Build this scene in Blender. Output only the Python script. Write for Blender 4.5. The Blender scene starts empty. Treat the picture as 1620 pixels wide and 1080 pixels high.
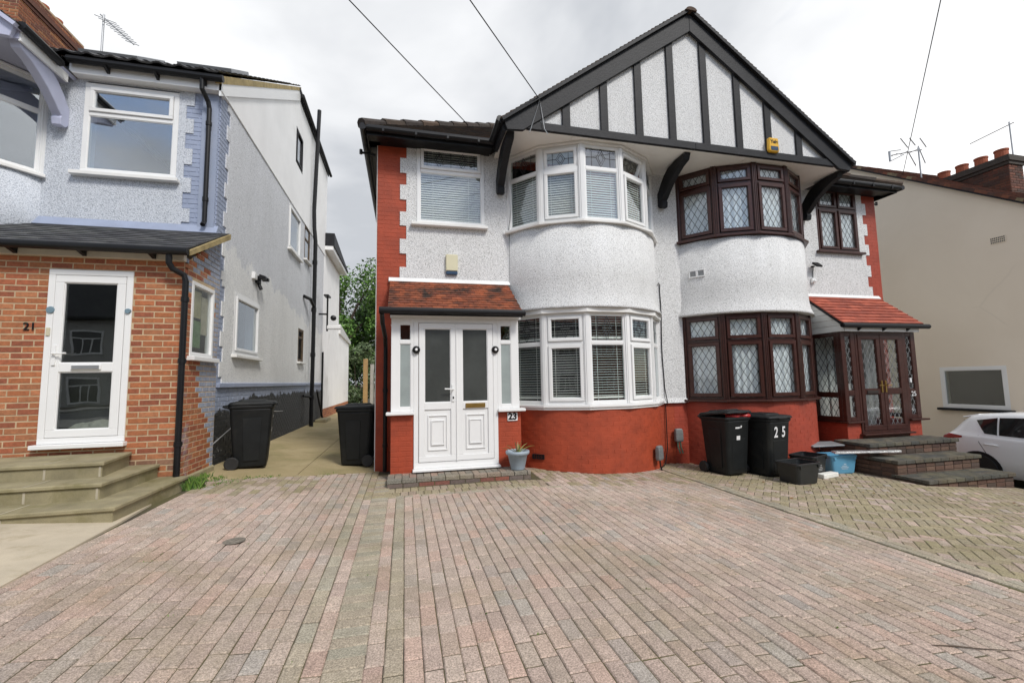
import bpy, math, random
from mathutils import Vector, Matrix
random.seed(7)
sc = bpy.context.scene
COL = sc.collection
# ------------------------------------------------------------------ camera
FPX, YAW, PITCH, ROLL, CAMH = 694.5, 13.785, 5.115, -1.035, 1.45
def cam_axes():
    ya, pi_, ro = (math.radians(a) for a in (YAW, PITCH, ROLL))
    f = Vector((math.sin(ya)*math.cos(pi_), math.cos(ya)*math.cos(pi_), math.sin(pi_)))
    r = Vector((math.cos(ya), -math.sin(ya), 0)); u = r.cross(f)
    return r*math.cos(ro)+u*math.sin(ro), u*math.cos(ro)-r*math.sin(ro), f
CR, CU, CF = cam_axes()
cd = bpy.data.cameras.new('camera'); cam = bpy.data.objects.new('camera', cd); COL.objects.link(cam)
cd.sensor_width = 36.0; cd.lens = FPX/1620*36; cd.clip_start = .05; cd.clip_end = 2000
m3 = Matrix((CR, CU, -CF)).transposed()
cam.matrix_world = Matrix.Translation((0, 0, CAMH)) @ m3.to_4x4()
sc.camera = cam
# ------------------------------------------------------------------ sky, sun, exposure
SUN_EL, SUN_AZ = 46.0, 154.0        # compass-like: 0 = +Y (into the street front), 90 = +X
w = bpy.data.worlds.new('World'); sc.world = w; w.use_nodes = True
nt = w.node_tree; nt.nodes.clear()
def N(t, typ, **kw):
    n = t.nodes.new(typ)
    for k, v in kw.items():
        if k in n.inputs: n.inputs[k].default_value = v
        else: setattr(n, k, v)
    return n
out = N(nt, 'ShaderNodeOutputWorld'); bg = N(nt, 'ShaderNodeBackground')
sky = N(nt, 'ShaderNodeTexSky'); sky.sky_type = 'NISHITA'; sky.sun_disc = False
sky.sun_elevation = math.radians(SUN_EL); sky.sun_rotation = math.radians(SUN_AZ)
tc = N(nt, 'ShaderNodeTexCoord')
mp = N(nt, 'ShaderNodeMapping'); mp.inputs['Scale'].default_value = (1, 1, 1.9); mp.inputs['Location'].default_value = (4.5, 8.6, 24.7)
nt.links.new(tc.outputs['Generated'], mp.inputs['Vector'])
n1 = N(nt, 'ShaderNodeTexNoise', Scale=1.0, Detail=6.0, Roughness=.52, Distortion=.5)
n2 = N(nt, 'ShaderNodeTexNoise', Scale=1.3, Detail=6.0, Roughness=.5, Distortion=.3)
mp2 = N(nt, 'ShaderNodeMapping'); mp2.inputs['Scale'].default_value = (1, 1, 1.9); mp2.inputs['Location'].default_value = (4.0, 1.0, 7.0)
nt.links.new(tc.outputs['Generated'], mp2.inputs['Vector'])
nt.links.new(mp.outputs[0], n1.inputs['Vector']); nt.links.new(mp2.outputs[0], n2.inputs['Vector'])
r1 = N(nt, 'ShaderNodeValToRGB'); r1.color_ramp.elements[0].position = .385; r1.color_ramp.elements[1].position = .485
r2 = N(nt, 'ShaderNodeValToRGB'); r2.color_ramp.elements[0].position = .40; r2.color_ramp.elements[1].position = .70
r2.color_ramp.elements[0].color = (3.3, 3.45, 3.7, 1); r2.color_ramp.elements[1].color = (7.4, 7.4, 7.4, 1)
nt.links.new(n1.outputs['Fac'], r1.inputs['Fac']); nt.links.new(n2.outputs['Fac'], r2.inputs['Fac'])
mx = N(nt, 'ShaderNodeMix', data_type='RGBA')
nt.links.new(r1.outputs['Color'], mx.inputs['Factor'])
nt.links.new(sky.outputs['Color'], mx.inputs['A']); nt.links.new(r2.outputs['Color'], mx.inputs['B'])
nt.links.new(mx.outputs['Result'], bg.inputs['Color']); bg.inputs['Strength'].default_value = .1
nt.links.new(bg.outputs[0], out.inputs[0])
sd = bpy.data.lights.new('sun', 'SUN'); sd.energy = 1.5; sd.angle = math.radians(14); sd.color = (1, .965, .91)
so = bpy.data.objects.new('sun', sd); COL.objects.link(so)
_e, _a = math.radians(SUN_EL), math.radians(SUN_AZ)
so.rotation_euler = Vector((math.sin(_a)*math.cos(_e), math.cos(_a)*math.cos(_e), math.sin(_e))).to_track_quat('Z', 'Y').to_euler()
so.location = (0, -10, 20)
vs = sc.view_settings; vs.view_transform = 'Standard'; vs.look = 'None'; vs.exposure = .85; vs.gamma = 1; vs.use_curve_mapping = False
sc.cycles.max_bounces = 8; sc.cycles.transparent_max_bounces = 16
# ------------------------------------------------------------------ materials
def lnk(t, a, b): t.links.new(a, b)
MATS = {}
def base(name):
    m = bpy.data.materials.new(name); m.use_nodes = True; t = m.node_tree
    return m, t, t.nodes['Principled BSDF']
def ramp(t, fac, stops):
    r = N(t, 'ShaderNodeValToRGB'); e = r.color_ramp.elements
    while len(e) < len(stops): e.new(.5)
    for i, (p, c) in enumerate(stops):
        e[i].position = p; e[i].color = (*c, 1)
    lnk(t, fac, r.inputs['Fac']); return r.outputs['Color']
def noise(t, vec, scale, detail=4, rough=.6, dist=0):
    n = N(t, 'ShaderNodeTexNoise', Scale=scale, Detail=detail, Roughness=rough, Distortion=dist)
    if vec is not None: lnk(t, vec, n.inputs['Vector'])
    return n.outputs['Fac']
def mix(t, fac, a, b, mode='MIX'):
    m = N(t, 'ShaderNodeMix', data_type='RGBA', blend_type=mode)
    for s, v in (('Factor', fac), ('A', a), ('B', b)):
        if hasattr(v, 'links'): lnk(t, v, m.inputs[s])
        elif s == 'Factor': m.inputs['Factor'].default_value = v
        else: m.inputs[s].default_value = (*v, 1)
    return m.outputs['Result']
def math_(t, op, a, b=0.0, clamp=False):
    m = N(t, 'ShaderNodeMath', operation=op); m.use_clamp = clamp
    for i, v in enumerate((a, b)):
        if hasattr(v, 'links'): lnk(t, v, m.inputs[i])
        else: m.inputs[i].default_value = v
    return m.outputs[0]
def pos(t):
    g_ = N(t, 'ShaderNodeNewGeometry'); return g_.outputs['Position']
def bump(t, b, h, strength, dist=.01):
    n = N(t, 'ShaderNodeBump', Strength=strength, Distance=dist); lnk(t, h, n.inputs['Height']); lnk(t, n.outputs[0], b.inputs['Normal'])
def mat(name, col, rough=.5, var=.12, vscale=3.0, bstr=0.0, bscale=60, spec=.5, metal=0.0, attr=False, dirt=None, dscale=1.2, dpos=.55, speck=0):
    """colour with large-scale wear, fine grain and relief"""
    if name in MATS: return MATS[name]
    m, t, b = base(name); p = pos(t)
    if attr:
        a = N(t, 'ShaderNodeAttribute'); a.attribute_name = 'Col'; c = a.outputs['Color']
    else: c = col
    f = noise(t, p, vscale, 5)
    lo = 1-var; hi = 1+var*.6
    c = mix(t, 1.0, c, ramp(t, f, [(.3, (lo, lo, lo)), (.7, (hi, hi, hi))]), 'MULTIPLY')
    if dirt:
        c = mix(t, ramp(t, noise(t, p, dscale, 6, .65, .4), [(dpos, (0, 0, 0)), (dpos+.18, (1, 1, 1))]), c, dirt)
    if speck:
        c = mix(t, 1.0, c, ramp(t, noise(t, p, 190, 2, .7), [(.32, (1-speck,)*3), (.68, (1+speck,)*3)]), 'MULTIPLY')
    lnk(t, c, b.inputs['Base Color']) if hasattr(c, 'links') else None
    b.inputs['Roughness'].default_value = rough; b.inputs['Metallic'].default_value = metal
    b.inputs['Specular IOR Level'].default_value = spec
    if bstr: bump(t, b, noise(t, p, bscale, 5, .65), bstr)
    MATS[name] = m; return m
def dash_mat(name, col, dark, low=None):
    """pebbledash: crowded small stones under paint, with weather streaks"""
    m, t, b = base(name); p = pos(t)
    v = N(t, 'ShaderNodeTexVoronoi', Scale=70.0); lnk(t, p, v.inputs['Vector'])
    n = noise(t, p, 72, 4, .85)
    h = math_(t, 'ADD', math_(t, 'MULTIPLY', v.outputs['Distance'], -1.1), math_(t, 'MULTIPLY', n, .7))
    pit = math_(t, 'ADD', math_(t, 'MULTIPLY', v.outputs['Distance'], .55), math_(t, 'SUBTRACT', 1.0, n))
    c = mix(t, ramp(t, pit, [(.62, (0, 0, 0)), (1.0, (.9, .9, .9))]), col, dark)
    if low:
        s = N(t, 'ShaderNodeSeparateXYZ'); lnk(t, p, s.inputs[0])
        e = math_(t, 'ADD', s.outputs['Z'], math_(t, 'MULTIPLY', noise(t, p, 1.6, 5, .6), 1.3))
        e = math_(t, 'ADD', e, math_(t, 'MULTIPLY', s.outputs['Y'], .07))
        c2 = mix(t, ramp(t, pit, [(.66, (0, 0, 0)), (1.04, (.7, .7, .7))]), low, dark)
        c = mix(t, ramp(t, math_(t, 'MULTIPLY', e, .1), [(.503, (1, 1, 1)), (.507, (0, 0, 0))]), c, c2)
    mp_ = N(t, 'ShaderNodeMapping'); mp_.inputs['Scale'].default_value = (2.2, 2.2, .5); lnk(t, p, mp_.inputs[0])
    st = ramp(t, noise(t, mp_.outputs[0], 1.5, 6, .65), [(.30, (.935, .935, .93)), (.60, (1.02, 1.02, 1.02))])
    c = mix(t, 1.0, c, st, 'MULTIPLY')
    lnk(t, c, b.inputs['Base Color']); b.inputs['Roughness'].default_value = .8; b.inputs['Specular IOR Level'].default_value = .3
    bump(t, b, h, .45, .012); MATS[name] = m; return m
def glass_mat(name, tint=(.92, .94, .93), gain=1.9, off=.08, rough=.01):
    m, t, b = base(name); t.nodes.remove(b); o = t.nodes['Material Output']
    tr = N(t, 'ShaderNodeBsdfTransparent'); tr.inputs[0].default_value = (*tint, 1)
    gl = N(t, 'ShaderNodeBsdfGlossy'); gl.inputs['Roughness'].default_value = rough; gl.inputs['Color'].default_value = (.95, .97, 1, 1)
    bn = N(t, 'ShaderNodeBump', Strength=.02, Distance=.05); lnk(t, noise(t, pos(t), 2.2, 1), bn.inputs['Height']); lnk(t, bn.outputs[0], gl.inputs['Normal'])
    gg = N(t, 'ShaderNodeNewGeometry'); dt = N(t, 'ShaderNodeVectorMath', operation='DOT_PRODUCT'); lnk(t, gg.outputs['Normal'], dt.inputs[0]); lnk(t, gg.outputs['Incoming'], dt.inputs[1])
    sch = math_(t, 'POWER', math_(t, 'SUBTRACT', 1.0, math_(t, 'ABSOLUTE', dt.outputs['Value']), True), 5.0)      # Schlick term, the same from both faces of the pane
    f = math_(t, 'ADD', math_(t, 'MULTIPLY', math_(t, 'ADD', math_(t, 'MULTIPLY', sch, .96), .04), gain*.6), off*.6, True)
    ms = N(t, 'ShaderNodeMixShader'); lnk(t, f, ms.inputs[0]); lnk(t, tr.outputs[0], ms.inputs[1]); lnk(t, gl.outputs[0], ms.inputs[2])
    lnk(t, ms.outputs[0], o.inputs[0]); MATS[name] = m; return m

WHITE_DASH = dash_mat('white_pebbledash', (.81, .81, .805), (.38, .38, .375))
BLUE_DASH = dash_mat('pale_blue_pebbledash', (.67, .70, .75), (.32, .345, .39))
SIDE_DASH = dash_mat('grey_and_white_pebbledash', (.80, .815, .845), (.36, .37, .39), (.90, .90, .88))
UPVC = mat('white_plastic', (.78, .78, .77), .28, .03, 2)
SILLW = mat('white_sill', (.78, .77, .74), .4, .08, 3)
SOFFIT = mat('soffit_white', (.81, .79, .75), .5, .08, 1.5, dirt=(.66, .61, .54), dscale=1.8, dpos=.6)
BROWN = mat('rosewood_plastic', (.052, .017, .012), .3, .35, 14, spec=.45)
REDPAINT = mat('red_masonry_paint', (.345, .052, .017), .65, .26, 3, .3, 40, dirt=(.28, .05, .02), dscale=1.8, dpos=.60)
REDPAINT2 = mat('dull_red_masonry_paint', (.335, .049, .023), .6, .2, 3, .3, 40, dirt=(.26, .045, .024), dscale=1.8, dpos=.60)
BLACKTIM = mat('black_timber_paint', (.015, .0155, .018), .55, .3, 5, .4, 30, dirt=(.03, .03, .034), dscale=5, dpos=.62, spec=.25)
BLACKPL = mat('black_gutter_plastic', (.008, .008, .009), .42, .2, 4, spec=.3)
TILEDK = mat('dark_roof_tile', None, .85, .3, 9, .5, 60, attr=True, dirt=(.06, .055, .035), dscale=3, dpos=.6)
TILERED = mat('red_roof_tile', None, .8, .25, 8, .4, 60, attr=True)
TILEMOSS = mat('stained_roof_tile', None, .85, .3, 10, .5, 60, attr=True, dirt=(.035, .02, .014), dscale=2.6, dpos=.47)
SLATE = mat('grey_roof_slate', None, .7, .25, 8, .3, 50, attr=True, dirt=(.10, .10, .08), dscale=4, dpos=.6)
BRICK = mat('orange_brick', None, .85, .25, 30, .5, 90, attr=True, speck=.1)
BRICKP = mat('patchy_painted_brick', None, .8, .25, 22, .4, 80, attr=True, dirt=(.33, .36, .43), dscale=1.7, dpos=.56)
MORTAR = mat('sandy_mortar', (.50, .38, .24), .95, .25, 6, .4, 120)
BLUEPAINT = mat('blue_grey_paint', (.30, .345, .46), .6, .12, 3, .3, 40)
LILAC = mat('lilac_paint', (.47, .49, .63), .5, .08, 3)
def paver_mat():
    """gritty concrete blocks: colour per block, aggregate speckle, traffic film and algae"""
    m, t, b = base('paving_block'); p = pos(t); a = N(t, 'ShaderNodeAttribute'); a.attribute_name = 'Col'; c = a.outputs['Color']
    c = mix(t, 1.0, c, ramp(t, noise(t, p, 95, 3, .9), [(.36, (.52,)*3), (.5, (1.0,)*3), (.66, (1.6,)*3)]), 'MULTIPLY')
    c = mix(t, 1.0, c, ramp(t, noise(t, p, 9, 5, .7), [(.3, (.84,)*3), (.7, (1.1,)*3)]), 'MULTIPLY')
    c = mix(t, 1.0, c, ramp(t, noise(t, p, .55, 6, .6, .6), [(.34, (.84, .83, .81)), (.64, (1.06, 1.06, 1.06))]), 'MULTIPLY')
    c = mix(t, math_(t, 'MULTIPLY', ramp(t, noise(t, p, .9, 7, .72, .5), [(.50, (0,)*3), (.66, (1,)*3)]), .38), c, (.20, .175, .085))
    v = N(t, 'ShaderNodeTexVoronoi', Scale=14.0, Randomness=1.0); lnk(t, p, v.inputs['Vector'])
    c = mix(t, ramp(t, v.outputs['Distance'], [(.0, (.8,)*3), (.05, (.8,)*3), (.075, (0,)*3)]), c, mix(t, ramp(t, noise(t, p, 3.1, 2), [(.5, (0,)*3), (.52, (1,)*3)]), c, (.13, .115, .09)))
    lnk(t, c, b.inputs['Base Color']); b.inputs['Roughness'].default_value = .88; b.inputs['Specular IOR Level'].default_value = .35
    bump(t, b, noise(t, p, 140, 4, .8), .55, .006); MATS['paving_block'] = m; return m
PAVER = paver_mat()
CONC = mat('concrete_step', (.30, .26, .155), .9, .3, 3, .35, 70, dirt=(.19, .165, .075), dscale=2.2, dpos=.5, speck=.12)
PIPE = BLACKPL
METALG = mat('grey_metal', (.35, .36, .37), .4, .15, 5, metal=.6)
BINP = mat('black_bin_plastic', (.010, .0115, .012), .5, .25, 6, .12, 220, dirt=(.022, .022, .020), dscale=2.2, dpos=.55, spec=.3)
RUB = mat('black_rubber', (.014, .014, .014), .7, .2, 20)
STICK = mat('white_sticker', (.75, .75, .75), .5, .05)
GLASS = glass_mat('window_glass')
GLASSU = glass_mat('sky_facing_window_glass', (.86, .90, .90), 2.6, .42)
GLASSL = glass_mat('clear_window_glass', (.93, .95, .94), 1.3, .025)
GLASSH = glass_mat('dark_window_glass', (.80, .84, .83), 2.2, .09)
LEAD = mat('lead_strip', (.035, .036, .04), .5, .1)
LEADW = mat('silver_lead_strip', (.30, .30, .30), .4, .1)
BLIND = mat('blind_slat', (.80, .80, .77), .5, .04)
NET = mat('net_curtain', (.88, .90, .95), .9, .12, 6)
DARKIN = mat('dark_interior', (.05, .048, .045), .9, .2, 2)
# ------------------------------------------------------------------ mesh builder
class MB:
    def __init__(s): s.v = []; s.f = []; s.c = []; s.cur = None
    def add(s, vs_, fs):
        o = len(s.v); s.v += [tuple(v) for v in vs_]; s.f += [tuple(i+o for i in f) for f in fs]; s.c += [s.cur]*len(fs)
    def box(s, x0, x1, y0, y1, z0, z1):
        s.add([(x0, y0, z0), (x1, y0, z0), (x1, y1, z0), (x0, y1, z0), (x0, y0, z1), (x1, y0, z1), (x1, y1, z1), (x0, y1, z1)],
              [(3, 2, 1, 0), (4, 5, 6, 7), (0, 1, 5, 4), (1, 2, 6, 5), (2, 3, 7, 6), (3, 0, 4, 7)])
    def obox(s, O, t, n, a0, a1, d0, d1, z0, z1):
        """box in a wall frame: a along the wall, d outwards, z up"""
        P = lambda a, d, z: (O[0]+t[0]*a+n[0]*d, O[1]+t[1]*a+n[1]*d, z)
        s.add([P(a0, d1, z0), P(a1, d1, z0), P(a1, d0, z0), P(a0, d0, z0), P(a0, d1, z1), P(a1, d1, z1), P(a1, d0, z1), P(a0, d0, z1)],
              [(3, 2, 1, 0), (4, 5, 6, 7), (0, 1, 5, 4), (1, 2, 6, 5), (2, 3, 7, 6), (3, 0, 4, 7)])
    def ring(s, O, t, n, a0, a1, z0, z1, fw, d0, d1, fb=None):
        fb = fb or fw
        s.obox(O, t, n, a0, a1, d0, d1, z0, z0+fb); s.obox(O, t, n, a0, a1, d0, d1, z1-fw, z1)
        s.obox(O, t, n, a0, a0+fw, d0, d1, z0+fb, z1-fw); s.obox(O, t, n, a1-fw, a1, d0, d1, z0+fb, z1-fw)
    def prism(s, poly, ext):
        k = len(poly); e = Vector(ext)
        s.add([tuple(p) for p in poly]+[tuple(Vector(p)+e) for p in poly],
              [tuple(range(k)), tuple(range(2*k-1, k-1, -1))]+[(i, i+k, (i+1) % k+k, (i+1) % k) for i in range(k)])
    def tube(s, pts, r, seg=8, cap=True):
        pts = [Vector(p) for p in pts]; k = len(pts); rs = r if isinstance(r, (list, tuple)) else [r]*k
        d0 = (pts[1]-pts[0]).normalized(); a = d0.orthogonal().normalized(); vs_ = []
        for i, p in enumerate(pts):
            d = (pts[min(i+1, k-1)]-pts[max(i-1, 0)]).normalized()
            a = (a-d*a.dot(d)).normalized(); b = d.cross(a)
            vs_ += [p+(a*math.cos(2*math.pi*j/seg)+b*math.sin(2*math.pi*j/seg))*rs[i] for j in range(seg)]
        fs = [(i*seg+j, i*seg+(j+1) % seg, (i+1)*seg+(j+1) % seg, (i+1)*seg+j) for i in range(k-1) for j in range(seg)]
        if cap: fs += [tuple(range(seg-1, -1, -1)), tuple(range((k-1)*seg, k*seg))]
        s.add(vs_, fs)
    def lathe(s, prof, c=(0, 0, 0), seg=24, axis='z'):
        vs_ = []
        for r, h in prof:
            for j in range(seg):
                a = 2*math.pi*j/seg; x, y = r*math.cos(a), r*math.sin(a)
                q = (x, y, h) if axis == 'z' else ((h, x, y) if axis == 'x' else (x, h, y))
                vs_.append((c[0]+q[0], c[1]+q[1], c[2]+q[2]))
        k = len(prof)
        fs = [(i*seg+j, i*seg+(j+1) % seg, (i+1)*seg+(j+1) % seg, (i+1)*seg+j) for i in range(k-1) for j in range(seg)]
        fs += [tuple(range(seg-1, -1, -1)), tuple(range((k-1)*seg, k*seg))]
        s.add(vs_, fs)
    def loft(s, rings, cap=True):
        k = len(rings[0]); o = []
        for r in rings: o += list(r)
        fs = [(i*k+j, i*k+(j+1) % k, (i+1)*k+(j+1) % k, (i+1)*k+j) for i in range(len(rings)-1) for j in range(k)]
        if cap: fs += [tuple(range(k-1, -1, -1)), tuple(range((len(rings)-1)*k, len(rings)*k))]
        s.add(o, fs)
    def xf(s, fn): s.v = [tuple(fn(Vector(v))) for v in s.v]; return s
    def mesh(s, name, m, off=(0, 0, 0), smooth=False):
        me = bpy.data.meshes.new(name)
        me.from_pydata([(v[0]-off[0], v[1]-off[1], v[2]-off[2]) for v in s.v], [], s.f); me.materials.append(m)
        if any(c is not None for c in s.c):
            at = me.color_attributes.new('Col', 'FLOAT_COLOR', 'CORNER'); arr = []
            for f, c in zip(s.f, s.c): arr += [*(c or (.5, .5, .5)), 1.0]*len(f)
            at.data.foreach_set('color', arr)
        if smooth: me.shade_smooth()
        me.update(); return me
    def build(s, name, m, parent=None, smooth=False, bevel=0, world=True, kind=None, seg=1):
        off = (0, 0, 0)
        if parent is not None and world:
            r = parent
            while r.parent: r = r.parent
            off = r.location
        o = bpy.data.objects.new(name, s.mesh(name, m, off, smooth)); COL.objects.link(o); o.parent = parent
        if bevel:
            b = o.modifiers.new('bevel', 'BEVEL'); b.width = bevel; b.segments = seg; b.limit_method = 'ANGLE'; b.angle_limit = math.radians(40)
        if smooth and bevel == 0 and smooth == 'auto': pass
        if kind: o['kind'] = kind
        return o
def thing(name, label, cat, loc=(0, 0, 0), rotz=0, group=None):
    o = bpy.data.objects.new(name, None); COL.objects.link(o); o.location = loc; o.rotation_euler = (0, 0, rotz); o.empty_display_size = .2
    o['label'] = label; o['category'] = cat
    if group: o['group'] = group
    return o
def tag(o, label, cat, group=None):
    o['label'] = label; o['category'] = cat
    if group: o['group'] = group
    return o
def struct(o): o['kind'] = 'structure'; return o
def text(name, body, size, loc, rot, m, parent=None, extrude=.002, sx=1, bold=0):
    cu = bpy.data.curves.new(name, 'FONT'); cu.body = body; cu.size = size; cu.extrude = extrude; cu.align_x = 'CENTER'; cu.align_y = 'CENTER'; cu.offset = bold
    tmp = bpy.data.objects.new(name, cu); COL.objects.link(tmp)
    bpy.context.view_layer.update()
    me = bpy.data.meshes.new_from_object(tmp.evaluated_get(bpy.context.evaluated_depsgraph_get())); bpy.data.objects.remove(tmp)
    me.materials.clear(); me.materials.append(m)
    o = bpy.data.objects.new(name, me); COL.objects.link(o); o.rotation_euler = rot; o.scale = (sx, 1, 1)
    o.location = loc; o.parent = parent
    if parent is not None and parent.rotation_euler.z == 0:
        r = parent
        while r.parent: r = r.parent
        o.location = Vector(loc)-r.location
    return o
def jit(c, k): 
    q = 1+random.uniform(-k, k); return tuple(max(.005, x*q*(1+random.uniform(-k, k)*.12)) for x in c)
def pl(x, pts):
    if x <= pts[0][0]: return pts[0][1]
    for (a, b), (c, d) in zip(pts, pts[1:]):
        if x <= c: return b+(d-b)*(x-a)/(c-a)
    return pts[-1][1]
GP = [(-30, .57), (-8, .57), (-.4, 0), (1.6, 0), (8.3, -.375), (10.3, -.55), (11.8, -.85), (40, -.85)]
def g(x): return pl(x, GP)
# ------------------------------------------------------------------ ground, drives, street
def sheet(name, x0, x1, y0, y1, dz, m, yfun=None, thick=0.0, ny=1):
    xs = [x0]+[p[0] for p in GP if x0 < p[0] < x1]+[x1]; b = MB()
    for a, c in zip(xs, xs[1:]):
        for k in range(ny):
            ya0 = y0+(y1-y0)*k/ny; ya1 = y0+(y1-y0)*(k+1)/ny
            e = lambda x, y: yfun(x) if (yfun and y == y1) else y
            b.add([(a, ya0, g(a)+dz), (c, ya0, g(c)+dz), (c, e(c, ya1), g(c)+dz), (a, e(a, ya1), g(a)+dz)], [(0, 1, 2, 3)])
    return struct(b.build(name, m))
EARTH = mat('packed_earth', (.12, .10, .065), .95, .35, 1.5, .4, 30)
ASPH = mat('asphalt', (.055, .055, .057), .9, .25, 2, .4, 120, speck=.25)
SLAB = mat('pavement_slab', (.26, .25, .23), .9, .2, 2, .3, 60)
def joint_mat():
    m, t, b = base('sand_and_moss_joint'); p = pos(t)
    c = ramp(t, noise(t, p, 2.2, 5, .6), [(.40, (.062, .050, .035)), (.58, (.10, .088, .036))])
    lnk(t, c, b.inputs['Base Color']); b.inputs['Roughness'].default_value = .95; return m
def alley_mat():
    m, t, b = base('mossy_concrete'); p = pos(t)
    n = noise(t, p, 1.3, 6, .65, .5)
    c = ramp(t, n, [(.32, (.43, .35, .20)), (.5, (.36, .285, .15)), (.68, (.28, .24, .11))])
    c = mix(t, 1.0, c, ramp(t, noise(t, p, 110, 3, .7), [(.3, (.75,)*3), (.7, (1.2,)*3)]), 'MULTIPLY')
    lnk(t, c, b.inputs['Base Color']); b.inputs['Roughness'].default_value = .9; bump(t, b, noise(t, p, 80, 4), .3); return m
JOINT = joint_mat(); ALLEY = alley_mat()
APRON = mat('pale_concrete', (.50, .43, .32), .9, .16, 2.5, .3, 60, dirt=(.36, .30, .20), dscale=3, dpos=.55, speck=.08)
sheet('ground', -400, 400, -400, 400, -.09, EARTH)
sheet('road', -60, 60, -9.0, -2.6, -.13+.06, ASPH)
for nm, ya, yb in (('pavement', -2.5, .55), ('pavement', -11.0, -9.1)):
    sheet(nm, -60, 60, ya, yb, 0.0, SLAB)
for ya in (-2.6, -9.1):
    b = MB(); xs = [-60]+[p[0] for p in GP if -60 < p[0] < 60]+[60]
    for a, c in zip(xs, xs[1:]):
        b.add([(a, ya, g(a)-.08), (c, ya, g(c)-.08), (c, ya, g(c)+.004), (a, ya, g(a)+.004), (a, ya+.1, g(a)-.08), (c, ya+.1, g(c)-.08), (c, ya+.1, g(c)+.004), (a, ya+.1, g(a)+.004)],
              [(0, 1, 2, 3), (3, 2, 6, 7), (7, 6, 5, 4)])
    struct(b.build('kerb', SLAB))
EDGE = lambda x: 7.02+(x+2.65)*.288          # where the block paving meets the concrete passage
drive = sheet('driveway', -2.9, 13.8, .56, 9.0, -.0075, JOINT)
# concrete passage between the two houses, poured in two bays with a joint
def passage():
    b = MB(); xs = [-2.95, -1.582, -1.57, -.4]; ys = [None, 9.2, 11.8, 14.5, 19, 26.5]
    for i in (0, 2):
        a, c = xs[i], xs[i+1]
        for k in range(5):
            y0a = EDGE(a) if k == 0 else ys[k]+.012; y0c = EDGE(c) if k == 0 else ys[k]+.012
            h = lambda x: g(x)+.004
            b.add([(a, y0a, h(a)), (c, y0c, h(c)), (c, ys[k+1], h(c)), (a, ys[k+1], h(a)), (a, y0a, h(a)-.05), (c, y0c, h(c)-.05), (c, ys[k+1], h(c)-.05), (a, ys[k+1], h(a)-.05)],
                  [(0, 1, 2, 3), (0, 4, 5, 1), (1, 5, 6, 2), (2, 6, 7, 3), (3, 7, 4, 0)])
    return struct(b.build('passage_path', ALLEY))
passage()
b = MB(); b.add([(-6.6, .8, g(-6.6)+.012), (-2.56, .8, g(-2.56)+.012), (-2.56, 3.7, g(-2.56)+.012), (-2.63, 5.1, g(-2.63)+.012), (-2.76, 6.6, g(-2.76)+.012), (-6.6, 6.6, g(-6.6)+.012),
                (-2.56, .8, g(-2.56)-.05), (-2.56, 3.7, g(-2.56)-.05), (-2.63, 5.1, g(-2.63)-.05), (-2.76, 6.6, g(-2.76)-.05)], [(0, 1, 2, 3, 4, 5), (1, 6, 7, 2), (2, 7, 8, 3), (3, 8, 9, 4)])
struct(b.build('concrete_apron', APRON))
# ---- block paving: every block is real; the 300 nearest in view are objects, the others one mesh
BAYC = ((3.355, 8.49), (6.945, 8.49)); BAYR = 1.70
PAL = [(.465, .36, .30), (.465, .325, .262), (.44, .358, .298), (.41, .358, .308), (.45, .342, .272), (.355, .33, .295), (.465, .368, .308)]
PAL = [tuple(a+(m_-a)*.3 for a, m_ in zip(c_, (.43, .345, .285))) for c_ in PAL]
PALM = [(.325, .275, .18), (.335, .28, .19), (.31, .265, .165), (.355, .285, .215), (.325, .28, .19)]
PALG = [(.36, .315, .235), (.345, .31, .24), (.37, .315, .24)]
VAR = {}
def pcol(kind, i, y):
    pal, wts = {'A': (PAL, (32, 10, 22, 10, 12, 3, 20)), 'M': (PALM, (1,)*5), 'G': (PALG, (1,)*3), 'R': (PAL, (35, 25, 5, 2, 20, 1, 25))}[kind]
    k = random.choices(range(len(pal)), wts)[0]; v = random.randrange(4); key = (kind, k, v, i)
    if key not in VAR: VAR[key] = jit(pal[k], .09)
    return VAR[key], key
pavers = []   # cx, cy, rot(0 = long axis along Y), colour, key, length factor
def put(cx, cy, rot, kind, L=1.0):
    bx, by = BAYC[0] if cx < 5.15 else BAYC[1]
    if (cx-bx)**2+(cy-by)**2 < (BAYR-.03)**2 or cy > 7.8: return
    if 8.35 < cx < 10.4 and cy > 5.62: return
    moss = 1 if (cy > 6.0 and cx > -.6) or (cx < -1.2 and cy > 6.2) else 0
    kd = 'M' if (moss and random.random() < .55) else kind
    c, key = pcol(kd, moss, cy); pavers.append((cx, cy, rot, c, key, L))
PX, PY = .1, .2135
def column(x, y0, y1f, kind):
    y = y0-random.choice((0, .5, .25, .75))*PY-random.uniform(0, .03)
    while y < y1f: 
        put(x, y+PY/2, 0, kind); y += PY
def ytop(x):
    if x < -.42: return EDGE(x)-.05
    if x < 2.0: return 6.0-.12
    return 7.7
x = -2.55
while x < -.62: column(x, .6, ytop(x), 'A'); x += PX
column(-.55, .6, ytop(-.55), 'G'); column(-.45, .6, ytop(-.45), 'R')
y = .6
while y < 7.3:
    put(-.3, y+.05, 1, 'G'); y += .1015
column(-.15, .6, 6.0, 'R'); column(-.05, .6, 6.0, 'G')
x = .05
while x < 4.44: column(x, .6, ytop(x), 'A'); x += PX
for x in (4.5, 4.6): column(x, .6, 7.6, 'G')
x = -.2
while x < 2.0:
    put(x, 6.0+.10, 0, 'M'); put(x+.03, 6.0+.315, 0, 'M'); x += .101
x = -.2
while x < 2.0: put(x+.1, 5.945, 1, 'G'); x += PY
u0 = .1015; c45 = math.sqrt(.5)
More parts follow.
